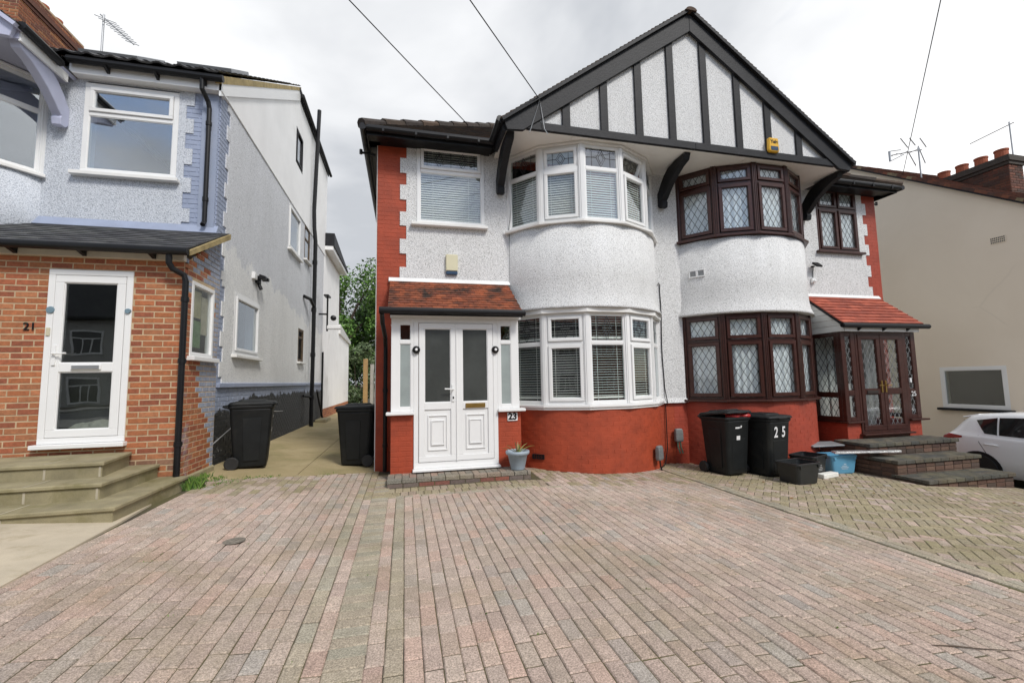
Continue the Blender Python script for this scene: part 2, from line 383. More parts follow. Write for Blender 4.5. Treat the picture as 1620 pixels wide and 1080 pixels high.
for i in range(-120, 120):
    for j in range(-40, 40):
        for k in (0, 1):
            if k == 0: p_, q_ = i+4*j+1.0, -i+.5
            else: p_, q_ = i+4*j+2.5, -i+1.0
            X = 4.65+(p_*u0)*c45-(q_*u0)*c45; Y = 3.5+(p_*u0)*c45+(q_*u0)*c45
            if X < 4.58 or X > 10.6 or Y < .6 or Y > 7.75: continue
            put(X, Y, 2+k, 'M' if random.random() < .86 else 'A')
def paver_geo(mb, L, W=.0965, ch=.0065, dp=.03):
    a, c = W/2, L/2
    mb.add([(-a, -c, -dp), (a, -c, -dp), (a, c, -dp), (-a, c, -dp), (-a, -c, -ch), (a, -c, -ch), (a, c, -ch), (-a, c, -ch),
            (-a+ch, -c+ch, 0), (a-ch, -c+ch, 0), (a-ch, c-ch, 0), (-a+ch, c-ch, 0)],
           [(0, 1, 5, 4), (1, 2, 6, 5), (2, 3, 7, 6), (3, 0, 4, 7), (4, 5, 9, 8), (5, 6, 10, 9), (6, 7, 11, 10), (7, 4, 8, 11), (8, 9, 10, 11)])
def in_view(p):
    d = Vector(p)-Vector((0, 0, CAMH)); z = d.dot(CF)
    if z < .3: return None
    px, py = 810+FPX*d.dot(CR)/z, 540-FPX*d.dot(CU)/z
    return z if (-10 < px < 1630 and py < 1090) else None
ROT = {0: 0, 1: math.pi/2, 2: -math.pi/4, 3: math.pi/4}
near = sorted((i for i in range(len(pavers)) if in_view((pavers[i][0], pavers[i][1], g(pavers[i][0]))) is not None),
              key=lambda i: in_view((pavers[i][0], pavers[i][1], g(pavers[i][0]))))[:300]
near = set(near); rest = MB(); PME = {}
for i, (cx, cy, r, c, key, L) in enumerate(pavers):
    dz = random.uniform(-.0018, .0018) if r < 2 else random.uniform(-.0032, -.0020); sl = math.atan((g(cx+.05)-g(cx-.05))/.1)
    rz = ROT[r]+random.uniform(-.008, .008); jx, jy = random.uniform(-.0015, .0015), random.uniform(-.0015, .0015)
    Mx = Matrix.Translation((cx+jx, cy+jy, g(cx)+dz)) @ Matrix.Rotation(-sl, 4, 'Y') @ Matrix.Rotation(rz, 4, 'Z') @ Matrix.Rotation(random.uniform(-.012, .012), 4, 'X')
    if i in near:
        key = (key, r > 1)
        if key not in PME:
            t_ = MB(); t_.cur = c; paver_geo(t_, *((.2045, .0955) if r < 2 else (.1995, .0985))); PME[key] = t_.mesh('paving_block', PAVER)
        o = bpy.data.objects.new('paving_block', PME[key]); COL.objects.link(o); o.matrix_world = Mx; o.parent = drive
    else:
        t_ = MB(); paver_geo(t_, *((.2045, .0955) if r < 2 else (.1995, .0985))); rest.cur = c
        rest.add([Mx @ Vector(v) for v in t_.v], t_.f)
rest.build('paving_blocks', PAVER, drive, kind='stuff')
# ------------------------------------------------------------------ wall, brick, tile and window helpers
TX, NX = (1, 0), (0, -1)            # a wall facing the street: a runs along +X, outwards is -Y
def gridwall(mb, O, t, n, As, Zs, solid, d0, d1):
    P = lambda a, d, z: (O[0]+t[0]*a+n[0]*d, O[1]+t[1]*a+n[1]*d, z)
    As = sorted(set(round(a, 4) for a in As)); Zs = sorted(set(round(z, 4) for z in Zs)); na, nz = len(As)-1, len(Zs)-1
    S = [[bool(solid((As[i]+As[i+1])/2, (Zs[k]+Zs[k+1])/2)) for k in range(nz)] for i in range(na)]
    q = lambda *pts: mb.add(pts, [tuple(range(len(pts)))])
    for i in range(na):
        for k in range(nz):
            if not S[i][k]: continue
            a, c, z, y = As[i], As[i+1], Zs[k], Zs[k+1]
            q(P(a, d1, z), P(c, d1, z), P(c, d1, y), P(a, d1, y)); q(P(c, d0, z), P(a, d0, z), P(a, d0, y), P(c, d0, y))
            if i == 0 or not S[i-1][k]: q(P(a, d0, z), P(a, d1, z), P(a, d1, y), P(a, d0, y))
            if i == na-1 or not S[i+1][k]: q(P(c, d1, z), P(c, d0, z), P(c, d0, y), P(c, d1, y))
            if k == 0 or not S[i][k-1]: q(P(a, d0, z), P(c, d0, z), P(c, d1, z), P(a, d1, z))
            if k == nz-1 or not S[i][k+1]: q(P(a, d1, y), P(c, d1, y), P(c, d0, y), P(a, d0, y))
def brick_rects(a0, a1, z0, z1, holes=(), bond='stretcher', pl_=.2255, ph=.075, off=0):
    out_ = []; r = 0; z = z0
    while z < z1-.012:
        ze = min(z+ph-.012, z1)
        a = a0-(pl_/2 if r % 2 else 0)-off
        while a < a1:
            s, e = max(a, a0), min(a+pl_-.012, a1)
            if e-s > .02:
                segs = [(s, e)]
                for (h0, h1, k0, k1) in holes:
                    if ze > k0+.006 and z < k1-.006:
                        nw = []
                        for p_, q_ in segs:
                            if q_ <= h0 or p_ >= h1: nw.append((p_, q_))
                            else:
                                if p_ < h0-.015: nw.append((p_, h0-.003))
                                if q_ > h1+.015: nw.append((h1+.003, q_))
                        segs = nw
                out_ += [(p_, q_, z, ze) for p_, q_ in segs]
            a += pl_
        z += ph; r += 1
    return out_
def brick_block(mb, P, a0, a1, z0, z1, d0, d1, c=.004):
    mb.add([P(a0, d0, z0), P(a1, d0, z0), P(a1, d0, z1), P(a0, d0, z1), P(a0, d1-c, z0), P(a1, d1-c, z0), P(a1, d1-c, z1), P(a0, d1-c, z1),
            P(a0+c, d1, z0+c), P(a1-c, d1, z0+c), P(a1-c, d1, z1-c), P(a0+c, d1, z1-c)],
           [(0, 1, 5, 4), (1, 2, 6, 5), (2, 3, 7, 6), (3, 0, 4, 7), (4, 5, 9, 8), (5, 6, 10, 9), (6, 7, 11, 10), (7, 4, 8, 11), (8, 9, 10, 11)])
def straight(O, t, n): return lambda a, d, z: (O[0]+t[0]*a+n[0]*d, O[1]+t[1]*a+n[1]*d, z)
def arcP(cx, cy, R): return lambda a, d, z: (cx+(R+d)*math.sin(a/R), cy-(R+d)*math.cos(a/R), z)
def joined_bricks(name, m, parent, P, rects, d0=-.02, d1=.006, pal=None, kind='stuff'):
    mb = MB()
    for (a0, a1, z0, z1) in rects:
        if pal: mb.cur = jit(random.choice(pal), .16)
        brick_block(mb, P, a0, a1, z0, z1, d0, d1+random.uniform(-.0012, .0008), .002 if d1 < .005 else .004)
    return mb.build(name, m, parent, kind=kind)
def tiles(parent, name, m, P0, t, s, n, width, length, tw, gauge, thick, pal, side=0, wav=.002, jv=.14, stagger=True):
    """each tile its own object, meshes shared between tiles of one colour"""
    P0, t, s, n = Vector(P0), Vector(t).normalized(), Vector(s).normalized(), Vector(n).normalized()
    r = parent
    while r.parent: r = r.parent
    P0 = P0-Vector(r.location); rows = max(1, round(length/gauge)); gg = length/rows; cache = {}
    for k in range(rows):
        a = -(tw/2 if (stagger and k % 2) else 0)
        while a < width-.01:
            a0, a1 = max(a, 0), min(a+tw, width); a += tw
            if a1-a0 < .02: continue
            v = (random.randrange(len(pal)), random.randrange(4), round(a1-a0, 3))
            if v not in cache:
                mb = MB(); mb.cur = jit(pal[v[0]], jv); w_ = a1-a0-.004; L = gg+.03
                z0 = 0; rise = thick*.9
                mb.add([(0, 0, rise-thick*.9+.004), (w_, 0, rise-thick*.9+.004), (w_, L, -.004), (0, L, -.004), (0, 0, rise+thick*.3), (w_*.5, 0, rise+thick*.3+.003), (w_, 0, rise+thick*.3), (w_, L, .004), (w_*.5, L, .007), (0, L, .004)],
                       [(0, 1, 6, 5, 4), (4, 5, 8, 9), (5, 6, 7, 8), (1, 2, 7, 6), (3, 0, 4, 9), (3, 2, 1, 0)])
                cache[v] = mb.mesh(name, m)
            o = bpy.data.objects.new(name, cache[v]); COL.objects.link(o); o.parent = parent
            p = P0+t*(a0+.002)+s*(k*gg)+n*random.uniform(0, wav)
            R3 = Matrix((t, s, n)).transposed().to_4x4()
            o.matrix_basis = Matrix.Translation(p) @ R3 @ Matrix.Rotation(random.uniform(-.008, .008), 4, 'Z')
def tile_mesh(mb, P0, t, s, n, width, length, tw, gauge, thick, pal, clip=None, jv=.2):
    P0, t, s, n = Vector(P0), Vector(t).normalized(), Vector(s).normalized(), Vector(n).normalized()
    rows = max(1, round(length/gauge)); gg = length/rows
    for k in range(rows):
        a = -(tw/2 if k % 2 else 0)
        while a < width:
            a0, a1 = max(a, 0), min(a+tw-.004, width); a += tw
            if clip:
                r_ = clip(k*gg); a0, a1 = max(a0, r_[0]), min(a1, r_[1])
            if a1-a0 < .015: continue
            mb.cur = jit(random.choice(pal), jv); h = thick+random.uniform(-.003, .004); e = random.uniform(-.006, .006)
            Q = lambda aa, ss, nn: P0+t*aa+s*ss+n*nn
            mb.add([Q(a0, k*gg+e, 0), Q(a1, k*gg+e, 0), Q(a1, k*gg+e, h), Q(a0, k*gg+e, h), Q(a1, (k+1)*gg+.02, .003), Q(a0, (k+1)*gg+.02, .003)],
                   [(0, 1, 2, 3), (3, 2, 4, 5), (1, 4, 2), (0, 3, 5)])
def bar(mb, O, t, n, p, q, wd, d0, d1):
    (a0, z0), (a1, z1) = p, q; L = math.hypot(a1-a0, z1-z0)
    if L < .004: return
    nx, nz = -(z1-z0)/L*wd/2, (a1-a0)/L*wd/2
    P = lambda a, d, z: (O[0]+t[0]*a+n[0]*d, O[1]+t[1]*a+n[1]*d, z)
    c = [(a0+nx, z0+nz), (a0-nx, z0-nz), (a1-nx, z1-nz), (a1+nx, z1+nz)]
    mb.add([P(a, d0, z) for a, z in c]+[P(a, d1, z) for a, z in c], [(4, 5, 6, 7), (0, 1, 5, 4), (1, 2, 6, 5), (2, 3, 7, 6), (3, 0, 4, 7)])
def lattice(mb, O, t, n, a0, a1, z0, z1, sa, sz, wd, d0, d1):
    k_ = sz/sa; m_ = int((k_*(a1-a0)+(z1-z0))/sz)+2
    for sg in (1, -1):
        for c in range(-m_, m_+1):
            zA = z0+(c+.35)*sz; zB = zA+sg*k_*(a1-a0)
            if (zA <= z0 and zB <= z0) or (zA >= z1 and zB >= z1): continue
            def fix(a, z, e, y):
                if z < z0: return a+(e-a)*(z0-z)/(y-z), z0
                if z > z1: return a+(e-a)*(z1-z)/(y-z), z1
                return a, z
            bar(mb, O, t, n, fix(a0, zA, a1, zB), fix(a1, zB, a0, zA), wd, d0, d1)
def motif(mb, O, t, n, a0, a1, z0, z1, wd, d0, d1, twin=False):
    B = lambda p, q: bar(mb, O, t, n, p, q, wd, d0, d1)
    w_, h_ = a1-a0, z1-z0; zc = (z0+z1)/2
    cs = [a0+w_*.5] if not twin else [a0+w_*.28, a0+w_*.72]
    dw = min(.085, w_*.17)
    for c in cs:
        B((c-dw, zc), (c, z1)); B((c, z1), (c+dw, zc)); B((c+dw, zc), (c, z0)); B((c, z0), (c-dw, zc))
        B((c-dw*.6, zc), (c, z1-h_*.2)); B((c, z1-h_*.2), (c+dw*.6, zc)); B((c+dw*.6, zc), (c, z0+h_*.2)); B((c, z0+h_*.2), (c-dw*.6, zc))
    xs = [a0]+[v for c in cs for v in (c-dw, c+dw)]+[a1]
    for i in range(0, len(xs), 2): B((xs[i], zc), (xs[i+1], zc))
    for f_ in ((.2, .8) if not twin else (.06, .5, .94)): B((a0+w_*f_, z0), (a0+w_*f_, z1))
class Win:
    """one window: frame mesh plus sashes, panes, leads and whatever hangs behind the glass"""
    def __init__(s, fm, kind='white'): s.fr = MB(); s.parts = []; s.fm = fm; s.kind = kind
    def pane_set(s, O, t, n, a0, a1, z0, z1, lead=None, back=None, sash=False, ang=0, glass=None, sw=.05):
        hinge = z1; grp = []
        if sash:
            k = MB(); k.ring(O, t, n, a0+.004, a1-.004, z0+.004, z1-.004, sw, -.035, .02); grp.append((k, 'sash', s.fm, .004))
            k2 = MB(); k2.ring(O, t, n, a0+.004+sw, a1-.004-sw, z0+.004+sw, z1-.004-sw, .008, -.028, .006); grp.append((k2, 'glazing_bead', s.fm, 0))
            ia0, ia1, iz0, iz1 = a0+sw+.01, a1-sw-.01, z0+sw+.01, z1-sw-.01
        else:
            k2 = MB(); k2.ring(O, t, n, a0, a1, z0, z1, .010, -.05, -.012); grp.append((k2, 'glazing_bead', s.fm, 0))
            ia0, ia1, iz0, iz1 = a0+.008, a1-.008, z0+.008, z1-.008
        p = MB(); p.obox(O, t, n, ia0, ia1, -.026, -.02, iz0, iz1); grp.append((p, 'pane', glass or GLASS, 0))
        if lead:
            l_ = MB()
            if lead == 'lattice': lattice(l_, O, t, n, ia0, ia1, iz0, iz1, .125, .215, .009, -.0195, -.0165)
            elif lead == 'fine': lattice(l_, O, t, n, ia0, ia1, iz0, iz1, .10, .185, .0055, -.0195, -.0165)
            else: motif(l_, O, t, n, ia0, ia1, iz0, iz1, .008, -.0195, -.0165, lead == 'twin')
            grp.append((l_, 'leading', LEADW if lead == 'fine' else LEAD, 0))
        if ang:
            c_ = Vector((O[0]+n[0]*-.03, O[1]+n[1]*-.03, hinge)); R_ = Matrix.Rotation(math.radians(ang), 4, Vector((t[0], t[1], 0)))
            for it in grp: it[0].xf(lambda v: c_+(R_ @ (v-c_)))
        s.parts += grp
        if back: s.back(O, t, n, a0-.03, a1+.03, z0-.03, z1+.03, back)
    def back(s, O, t, n, a0, a1, z0, z1, kind):
        k = MB()
        if kind in ('closed', 'open'):
            st = .043; z = z0; tl = math.radians(52 if kind == 'closed' else 6)
            while z < z1:
                dx, dz = .022*math.cos(tl), .022*math.sin(tl)
                P = lambda a, d, zz: (O[0]+t[0]*a+n[0]*d, O[1]+t[1]*a+n[1]*d, zz)
                j = random.uniform(-.002, .002)
                if kind == 'open' and z < z0+.11: z += st; continue
                k.add([P(a0, -.075+dx, z-dz+j), P(a1, -.075+dx, z-dz+j), P(a1, -.075-dx, z+dz+j), P(a0, -.075-dx, z+dz+j),
                       P(a0, -.075+dx, z-dz+j-.0045), P(a1, -.075+dx, z-dz+j-.0045), P(a1, -.075-dx, z+dz+j-.0045), P(a0, -.075-dx, z+dz+j-.0045)],
                      [(0, 1, 2, 3), (7, 6, 5, 4), (4, 5, 1, 0)])
                z += st
            if kind == 'open': k.obox(O, t, n, a0, a1, -.10, -.06, z0+.07, z0+.105)
            for f_ in (.22, .78): k.obox(O, t, n, a0+(a1-a0)*f_-.003, a0+(a1-a0)*f_+.003, -.052, -.050, z0, z1)
            s.parts.append((k, 'blind', BLIND, 0))
        elif kind == 'net':
            m_ = 26; P = lambda a, d, zz: (O[0]+t[0]*a+n[0]*d, O[1]+t[1]*a+n[1]*d, zz)
            ph = random.uniform(0, 6); vs_ = []
            for i in range(m_+1):
                a = a0+(a1-a0)*i/m_; d = -.075+.016*math.sin(i*1.35+ph)+.010*math.sin(i*.5+ph*2)
                vs_ += [P(a, d, z0), P(a, d+.004, z1)]
            k.add(vs_, [(2*i, 2*i+2, 2*i+3, 2*i+1) for i in range(m_)]); s.parts.append((k, 'net_curtain', NET, 0))
    def done(s, name, parent, bevel=.004):
        o = s.fr.build(name, s.fm, parent, bevel=bevel); s.o = o
        for mb, nm, m, bv in s.parts: mb.build(nm, m, o, bevel=bv, kind='stuff' if nm in ('blind', 'leading') else None)
        return o
def bay_pts(cx, off=0.0):
    """six corner points of the five-sided bay, left to right, at radius BAYR+off"""
    R = BAYR+off; th = [-1.088, -.660, -.2224, .2224, .660, 1.088]
    return [(cx+R*math.sin(a), 8.49-R*math.cos(a)) for a in th]
def facets(cx, off=0.0):
    p = bay_pts(cx, off); out_ = []
    for a, c in zip(p, p[1:]):
        L = math.hypot(c[0]-a[0], c[1]-a[1]); t = ((c[0]-a[0])/L, (c[1]-a[1])/L); out_.append((a, t, (t[1], -t[0]), L))
    return out_
def facet_strip(mb, cx, o0, o1, z0, z1, ins=None):
    """closed five-sided band between two offsets"""
    A, B = bay_pts(cx, o0), bay_pts(cx, o1)
    A = [(p[0], min(p[1], 7.76)) for p in A]; B = [(p[0], min(p[1], 7.76)) for p in B]
    for i in range(5):
        a0, a1, b0, b1 = A[i], A[i+1], B[i], B[i+1]
        mb.add([(*a0, z0), (*a1, z0), (*b1, z0), (*b0, z0), (*a0, z1), (*a1, z1), (*b1, z1), (*b0, z1)],
               [(0, 1, 2, 3)[::-1] if 0 else (3, 2, 1, 0), (4, 5, 6, 7), (2, 3, 7, 6), (0, 1, 5, 4)]+([(0, 3, 7, 4)] if i == 0 else [])+([(1, 2, 6, 5)] if i == 4 else []))
def arc_band(mb, cx, prof, inner=.14, seg=40, half=1.11):
    """curved wall: prof = [(z, radial offset)]"""
    rings = []
    for z, o in prof:
        rings.append([(cx+(BAYR+o)*math.sin(-half+2*half*i/seg), 8.49-(BAYR+o)*math.cos(-half+2*half*i/seg), z) for i in range(seg+1)])
    inn = [[(cx+(BAYR-inner)*math.sin(-half+2*half*i/seg), 8.49-(BAYR-inner)*math.cos(-half+2*half*i/seg), z) for i in range(seg+1)] for z in (prof[0][0], prof[-1][0])]
    allr = [inn[0]]+rings+[inn[1]]; k = seg+1; vs_ = [p for r in allr for p in r]
    mb.add(vs_, [(i*k+j, i*k+j+1, (i+1)*k+j+1, (i+1)*k+j) for i in range(len(allr)-1) for j in range(seg)])
def white_bay(name, parent, cx, z0, z1, ztr, spec, fm, back, glass=None):
    W = Win(fm); fs = facets(cx)
    for i, (O, t, n, L) in enumerate(fs):
        W.fr.ring(O, t, n, .03, L-.03, z0, z1, .045, -.07, -.004, fb=.055)
        W.fr.obox(O, t, n, .075, L-.075, -.066, -.006, ztr-.03, ztr+.03)
        so_, sc_, ang, ld = spec[i]
        W.pane_set(O, t, n, .075, L-.075, z0+.055, ztr-.03, None, back, sc_, 0, glass)
        W.pane_set(O, t, n, .075, L-.075, ztr+.03, z1-.045, ld, back if back == 'open' else None, so_, ang, glass)
    for k, p in enumerate(bay_pts(cx)):
        a = (-1.088, -.66, -.2224, .2224, .66, 1.088)[k]; n = (math.sin(a), -math.cos(a)); t = (-n[1], n[0])
        W.fr.obox(p, t, n, -.052, .052, -.10, .004, z0+.001, z1-.001); W.fr.obox(p, t, n, -.028, .028, .004, .014, z0+.002, z1-.002)
    return W
# ------------------------------------------------------------------ the semi-detached pair
XC, YF = 5.15, 7.70
ZT = [5.70, 5.65, 5.42, 5.15, 4.93, 4.66, 4.44, 4.19, 3.95, 3.69, 3.45, 3.20]      # quoin teeth
DARKT = [(.060, .040, .028), (.045, .034, .028), (.075, .046, .030), (.05, .042, .034)]
H23 = thing('semi_detached_house', 'white pebbledash semi-detached house with red quoins, white plastic windows and white double porch doors', 'house', (2.3, YF, 0))
H25 = thing('semi_detached_house', 'white pebbledash semi-detached house with brown leaded bay windows and brown glazed porch', 'house', (8.0, YF, -.35))
def bracket(parent, X, m, dz=0, th=.13, y0=0):
    pr_ = [(7.70, 4.92), (7.64, 4.86), (7.55, 4.86), (7.53, 4.96), (7.555, 5.0), (7.50, 5.04), (7.42, 5.12), (7.29, 5.23), (7.12, 5.34), (6.97, 5.42), (6.80, 5.47), (6.75, 5.59), (7.06, 5.59), (7.30, 5.55), (7.46, 5.45), (7.58, 5.33), (7.66, 5.22), (7.70, 5.18)]
    b = MB(); b.prism([(X-th/2, y+y0, z+dz) for y, z in pr_], (th, 0, 0)); return b.build('bracket', m, parent, bevel=.008)
def gable(parent, s, Xc, dz, timm, dashm, studs, tpal, tmat, yf=6.62, end=3.60, soff=SOFFIT):
    X = lambda u: Xc+s*u
    def pr_(nm, poly, y0, y1, m, bv=0):
        b = MB(); b.prism([(X(u), y0, z+dz) for u, z in poly], (0, y1-y0, 0)); return b.build(nm, m, parent, bevel=bv)
    pr_('bargeboard', [(0, 8.24), (end, 5.70), (end-.06, 5.53), (end-.33, 5.55), (0, 7.89)], yf, yf+.06, timm, .006)
    pr_('gable_wall', [(0, 5.62), (end-.36, 5.62), (0, 7.95)], yf+.085, yf+.2, dashm)
    b = MB(); b.box(min(X(0), X(end-.40)), max(X(0), X(end-.40)), yf+.02, yf+.084, 5.597+dz, 5.735+dz); b.build('gable_beam', timm, parent, bevel=.006)
    for xs_ in studs:
        u = abs(xs_-Xc); zt = 7.89-.713*u+.07
        b = MB(); b.prism([(xs_-.072, yf+.045, 5.736+dz), (xs_+.072, yf+.045, 5.736+dz), (xs_+.072, yf+.045, 7.92-.713*abs(xs_+.072-Xc)+dz), (xs_-.072, yf+.045, 7.92-.713*abs(xs_-.072-Xc)+dz)], (0, .04, 0))
        b.build('gable_stud', timm, parent, bevel=.006)
    for i in range(3):
        u0_, u1_ = (end-.05)*i/3+.002, (end-.05)*(i+1)/3-.004
        b = MB(); b.box(min(X(u0_), X(u1_)), max(X(u0_), X(u1_)), yf+.06, YF+.06, 5.60+dz, 5.62+dz); b.build('soffit_board', soff, parent)
    # roof slope over the gable, tiles laid from eave to ridge
    sl = Vector((-s*end, 0, 2.60)).normalized(); L = math.hypot(end+.03, 2.60); P0 = Vector((X(end+.03), yf-.06, 5.67+dz)); nn = Vector((s*2.60, 0, end)).normalized()
    tb = MB(); tile_mesh(tb, P0+nn*.02, (0, 1, 0), sl, nn, 4.2, L, .165, .1, .022, tpal)
    rf = MB(); q = [P0, P0+sl*L, P0+sl*L+Vector((0, 4.2, 0)), P0+Vector((0, 4.2, 0))]
    rf.add([p+nn*.02 for p in q]+[p-nn*.03 for p in q], [(0, 1, 2, 3), (7, 6, 5, 4), (0, 3, 7, 4), (0, 4, 5, 1), (2, 6, 7, 3)])
    r = rf.build('gable_roof', timm, parent); tb.build('roof_tiles', tmat, r, kind='stuff')
    b = MB(); n_ = 9
    for k in range(n_):
        y0_ = yf-.09+k*.46; pts = [(X(0)+.115*math.cos(a), y0_, 8.235+dz+.07*math.sin(a)) for a in [math.pi*j/8 for j in range(9)]]
        b.cur = jit(random.choice(tpal), .2); b.prism(pts, (0, .45, 0))
    if s > 0 or Xc < 0: b.build('ridge_tiles', tmat, r, kind='stuff')
    # short return eave between gable face and main gutter
    b = MB(); b.box(min(X(end-.06), X(end+.0)), max(X(end-.06), X(end+.0)), yf+.061, YF-.3, 5.55+dz, 5.69+dz); b.build('fascia', timm, parent)
    b = MB(); b.tube([(X(end+.06), yf+.0, 5.70+dz), (X(end+.06), YF-.36, 5.68+dz)], .055, 10); b.build('gutter', BLACKPL, parent)
def main_roof(parent, s, Xc, dz, endu, pal, m):
    X = lambda u: Xc+s*u
    ey, ez, run = 7.28, 5.69+dz, 3.62; rise = run*.70
    b = MB(); e0, e1, r1_ = (X(0), ey, ez), (X(endu), ey, ez), (X(endu-run), ey+run, ez+rise); r0 = (X(0), ey+run, ez+rise)
    bk0, bk1 = (X(0), ey+2*run, ez), (X(endu), ey+2*run, ez)
    b.add([e0, e1, r1_, r0, bk0, bk1], [(0, 1, 2, 3), (1, 5, 2), (5, 4, 3, 2)]); r = b.build('roof', m if not True else BLACKTIM, parent)
    tb = MB(); c_ = math.cos(math.atan(.7)); L = run/c_
    sv = (0, 1, .7); nv = (0, -.7, 1)
    if s > 0: tile_mesh(tb, (X(0), ey, ez+.012), (1, 0, 0), sv, nv, endu, L, .165, .1, .02, pal, lambda d: (0, endu-d*c_))
    else: tile_mesh(tb, (X(endu), ey, ez+.012), (1, 0, 0), sv, nv, endu, L, .165, .1, .02, pal, lambda d: (d*c_, endu))
    hv = Vector((-s, 0, .7)); hn = Vector((s*.7, 0, 1))
    tile_mesh(tb, Vector((X(endu), ey, ez+.012)), (0, 1, 0), hv, hn, 2*run, L, .165, .1, .02, pal, lambda d: (d*c_, 2*run-d*c_))
    tb.build('roof_tiles', m, r, kind='stuff')
    hp = MB(); n_ = 11; A, B = Vector(e1), Vector(r1_)
    for k in range(n_):
        p, q = A.lerp(B, k/n_), A.lerp(B, (k+1.1)/n_); hp.cur = jit(random.choice(pal), .2); hp.tube([p+Vector((0, 0, .03)), q+Vector((0, 0, .015))], [.095, .08], 8)
    hp.build('hip_tiles', m, r, kind='stuff')
def half(s, root, redm, win_u, label):
    X = lambda u: XC+s*u; R_ = lambda a, c: (min(X(a), X(c)), max(X(a), X(c)))
    end = 5.62; wu0, wu1 = win_u; wz0, wz1 = 4.25, 5.72
    holes = [(*R_(.36, 3.23), 1.06, 2.56), (*R_(.36, 3.23), 4.2, 5.55), (*R_(wu0, wu1), wz0, wz1)]
    inh = lambda x, z: any(h[0] < x < h[1] and h[2] < z < h[3] for h in holes)
    As = [X(0), X(end)]+[h[k] for h in holes for k in (0, 1)]; Zs = [-.8, 5.75]+[h[k] for h in holes for k in (2, 3)]
    wl = MB(); gridwall(wl, (0, YF), TX, NX, As, Zs, lambda x, z: not inh(x, z), -.25, -.02)
    a, c = R_(end-.25, end); wl.box(a, c, YF+.25, 14.5, -.8, 5.72); a, c = R_(0, end-.26); wl.box(a, c, 14.25, 14.5, -.8, 5.72)
    wl.box(*R_(-.0 if s > 0 else 0, .06), YF+.26, 14.2, -.8, 8.0)
    wall = wl.build('brick_wall', redm, root)
    # dark first floor and ground floor inside, so rooms read as rooms
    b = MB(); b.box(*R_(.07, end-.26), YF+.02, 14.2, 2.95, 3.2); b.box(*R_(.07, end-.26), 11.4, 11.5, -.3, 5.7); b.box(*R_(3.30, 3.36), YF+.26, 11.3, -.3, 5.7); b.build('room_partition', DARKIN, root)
    # pebbledash skin with toothed edge
    e_in, e_out = (5.13, 5.24) if s < 0 else (5.20, 5.31)
    def ue(z):
        k = max([i for i in range(len(ZT)) if ZT[i] >= z] or [0]); return e_out if k % 2 == 0 else e_in
    zl = .98
    def sol(x, z):
        u = abs(x-XC)
        if inh(x, z) or (.20 < u < 3.30 and (z < 2.9 or z > 4.1) and u > .31 and u < 3.28): return False
        if u > 3.29 and z < 3.19: return False
        return u < ue(z)
    As = [X(0), X(e_in), X(e_out), X(.31), X(3.28), X(3.3)]+[h[k] for h in holes for k in (0, 1)]; Zs = ZT+[zl, 2.9, 4.1, 3.19]+[h[k] for h in holes for k in (2, 3)]
    d = MB(); gridwall(d, (0, YF), TX, NX, As, Zs, sol, -.03, .0); d.build('pebbledash_wall', WHITE_DASH, root, bevel=.006)
    b = MB(); b.add([(R_(0, .30)[0], YF-.045, .965), (R_(0, .30)[1], YF-.045, .965), (R_(0, .30)[1], YF+.02, .965), (R_(0, .30)[0], YF+.02, .965), (R_(0, .30)[0], YF-.002, 1.06), (R_(0, .30)[1], YF-.002, 1.06)],
                    [(0, 1, 5, 4), (3, 2, 1, 0), (0, 4, 3), (1, 2, 5)]); b.build('drip_edge', WHITE_DASH, root)
    # painted brick: corner strip and plinth
    P = straight((0, YF+.02), TX, NX)
    rc = brick_rects(*R_(5.10, end), -.6, 5.66); joined_bricks('painted_bricks', redm, wall, P, rc, -.02, .003)
    rc = brick_rects(*R_(0, .36), -.6, .97); joined_bricks('painted_bricks', redm, wall, P, rc, -.02, .003)
    a, c = sorted((X(end)+s*.001, X(end)+s*.014)); b = MB(); b.box(a, c, YF+.03, 14.5, -.8, 5.66)
    b.build('side_bounce_skin', mat('pale_bounce_skin', (.70, .69, .66), .85, .15, 2, .3, 50) if s < 0 else mat('grey_bounce_skin', (.66, .63, .57), .85, .12, 2, .1, 50), wall)  # unseen wall skin, its pale colour made up to bounce light onto facing walls
    # bay: plinth of curved brick, curved pebbledash apron between the windows
    cx = X(1.795)
    b = MB(); arc_band(b, cx, [(-.8, -.012), (.975, -.012)], inner=.2); bw = b.build('bay_plinth', redm, root)
    rc = brick_rects(-1.11*BAYR, 1.11*BAYR, -.6, .97); joined_bricks('painted_bricks', redm, bw, arcP(cx, 8.49, BAYR-.012), rc, -.02, .003)
    b = MB(); arc_band(b, cx, [(2.66, .085), (2.70, .075), (2.80, .035), (2.95, .01), (3.2, 0), (4.14, 0)], inner=.2); b.build('bay_apron', WHITE_DASH, root, smooth=True)
    b = MB(); facet_strip(b, cx, -.25, -.02, 2.66, 2.70); facet_strip(b, cx, -.25, -.02, 5.565, 5.598); b.build('bay_head', DARKIN, root)
    return cx, wall
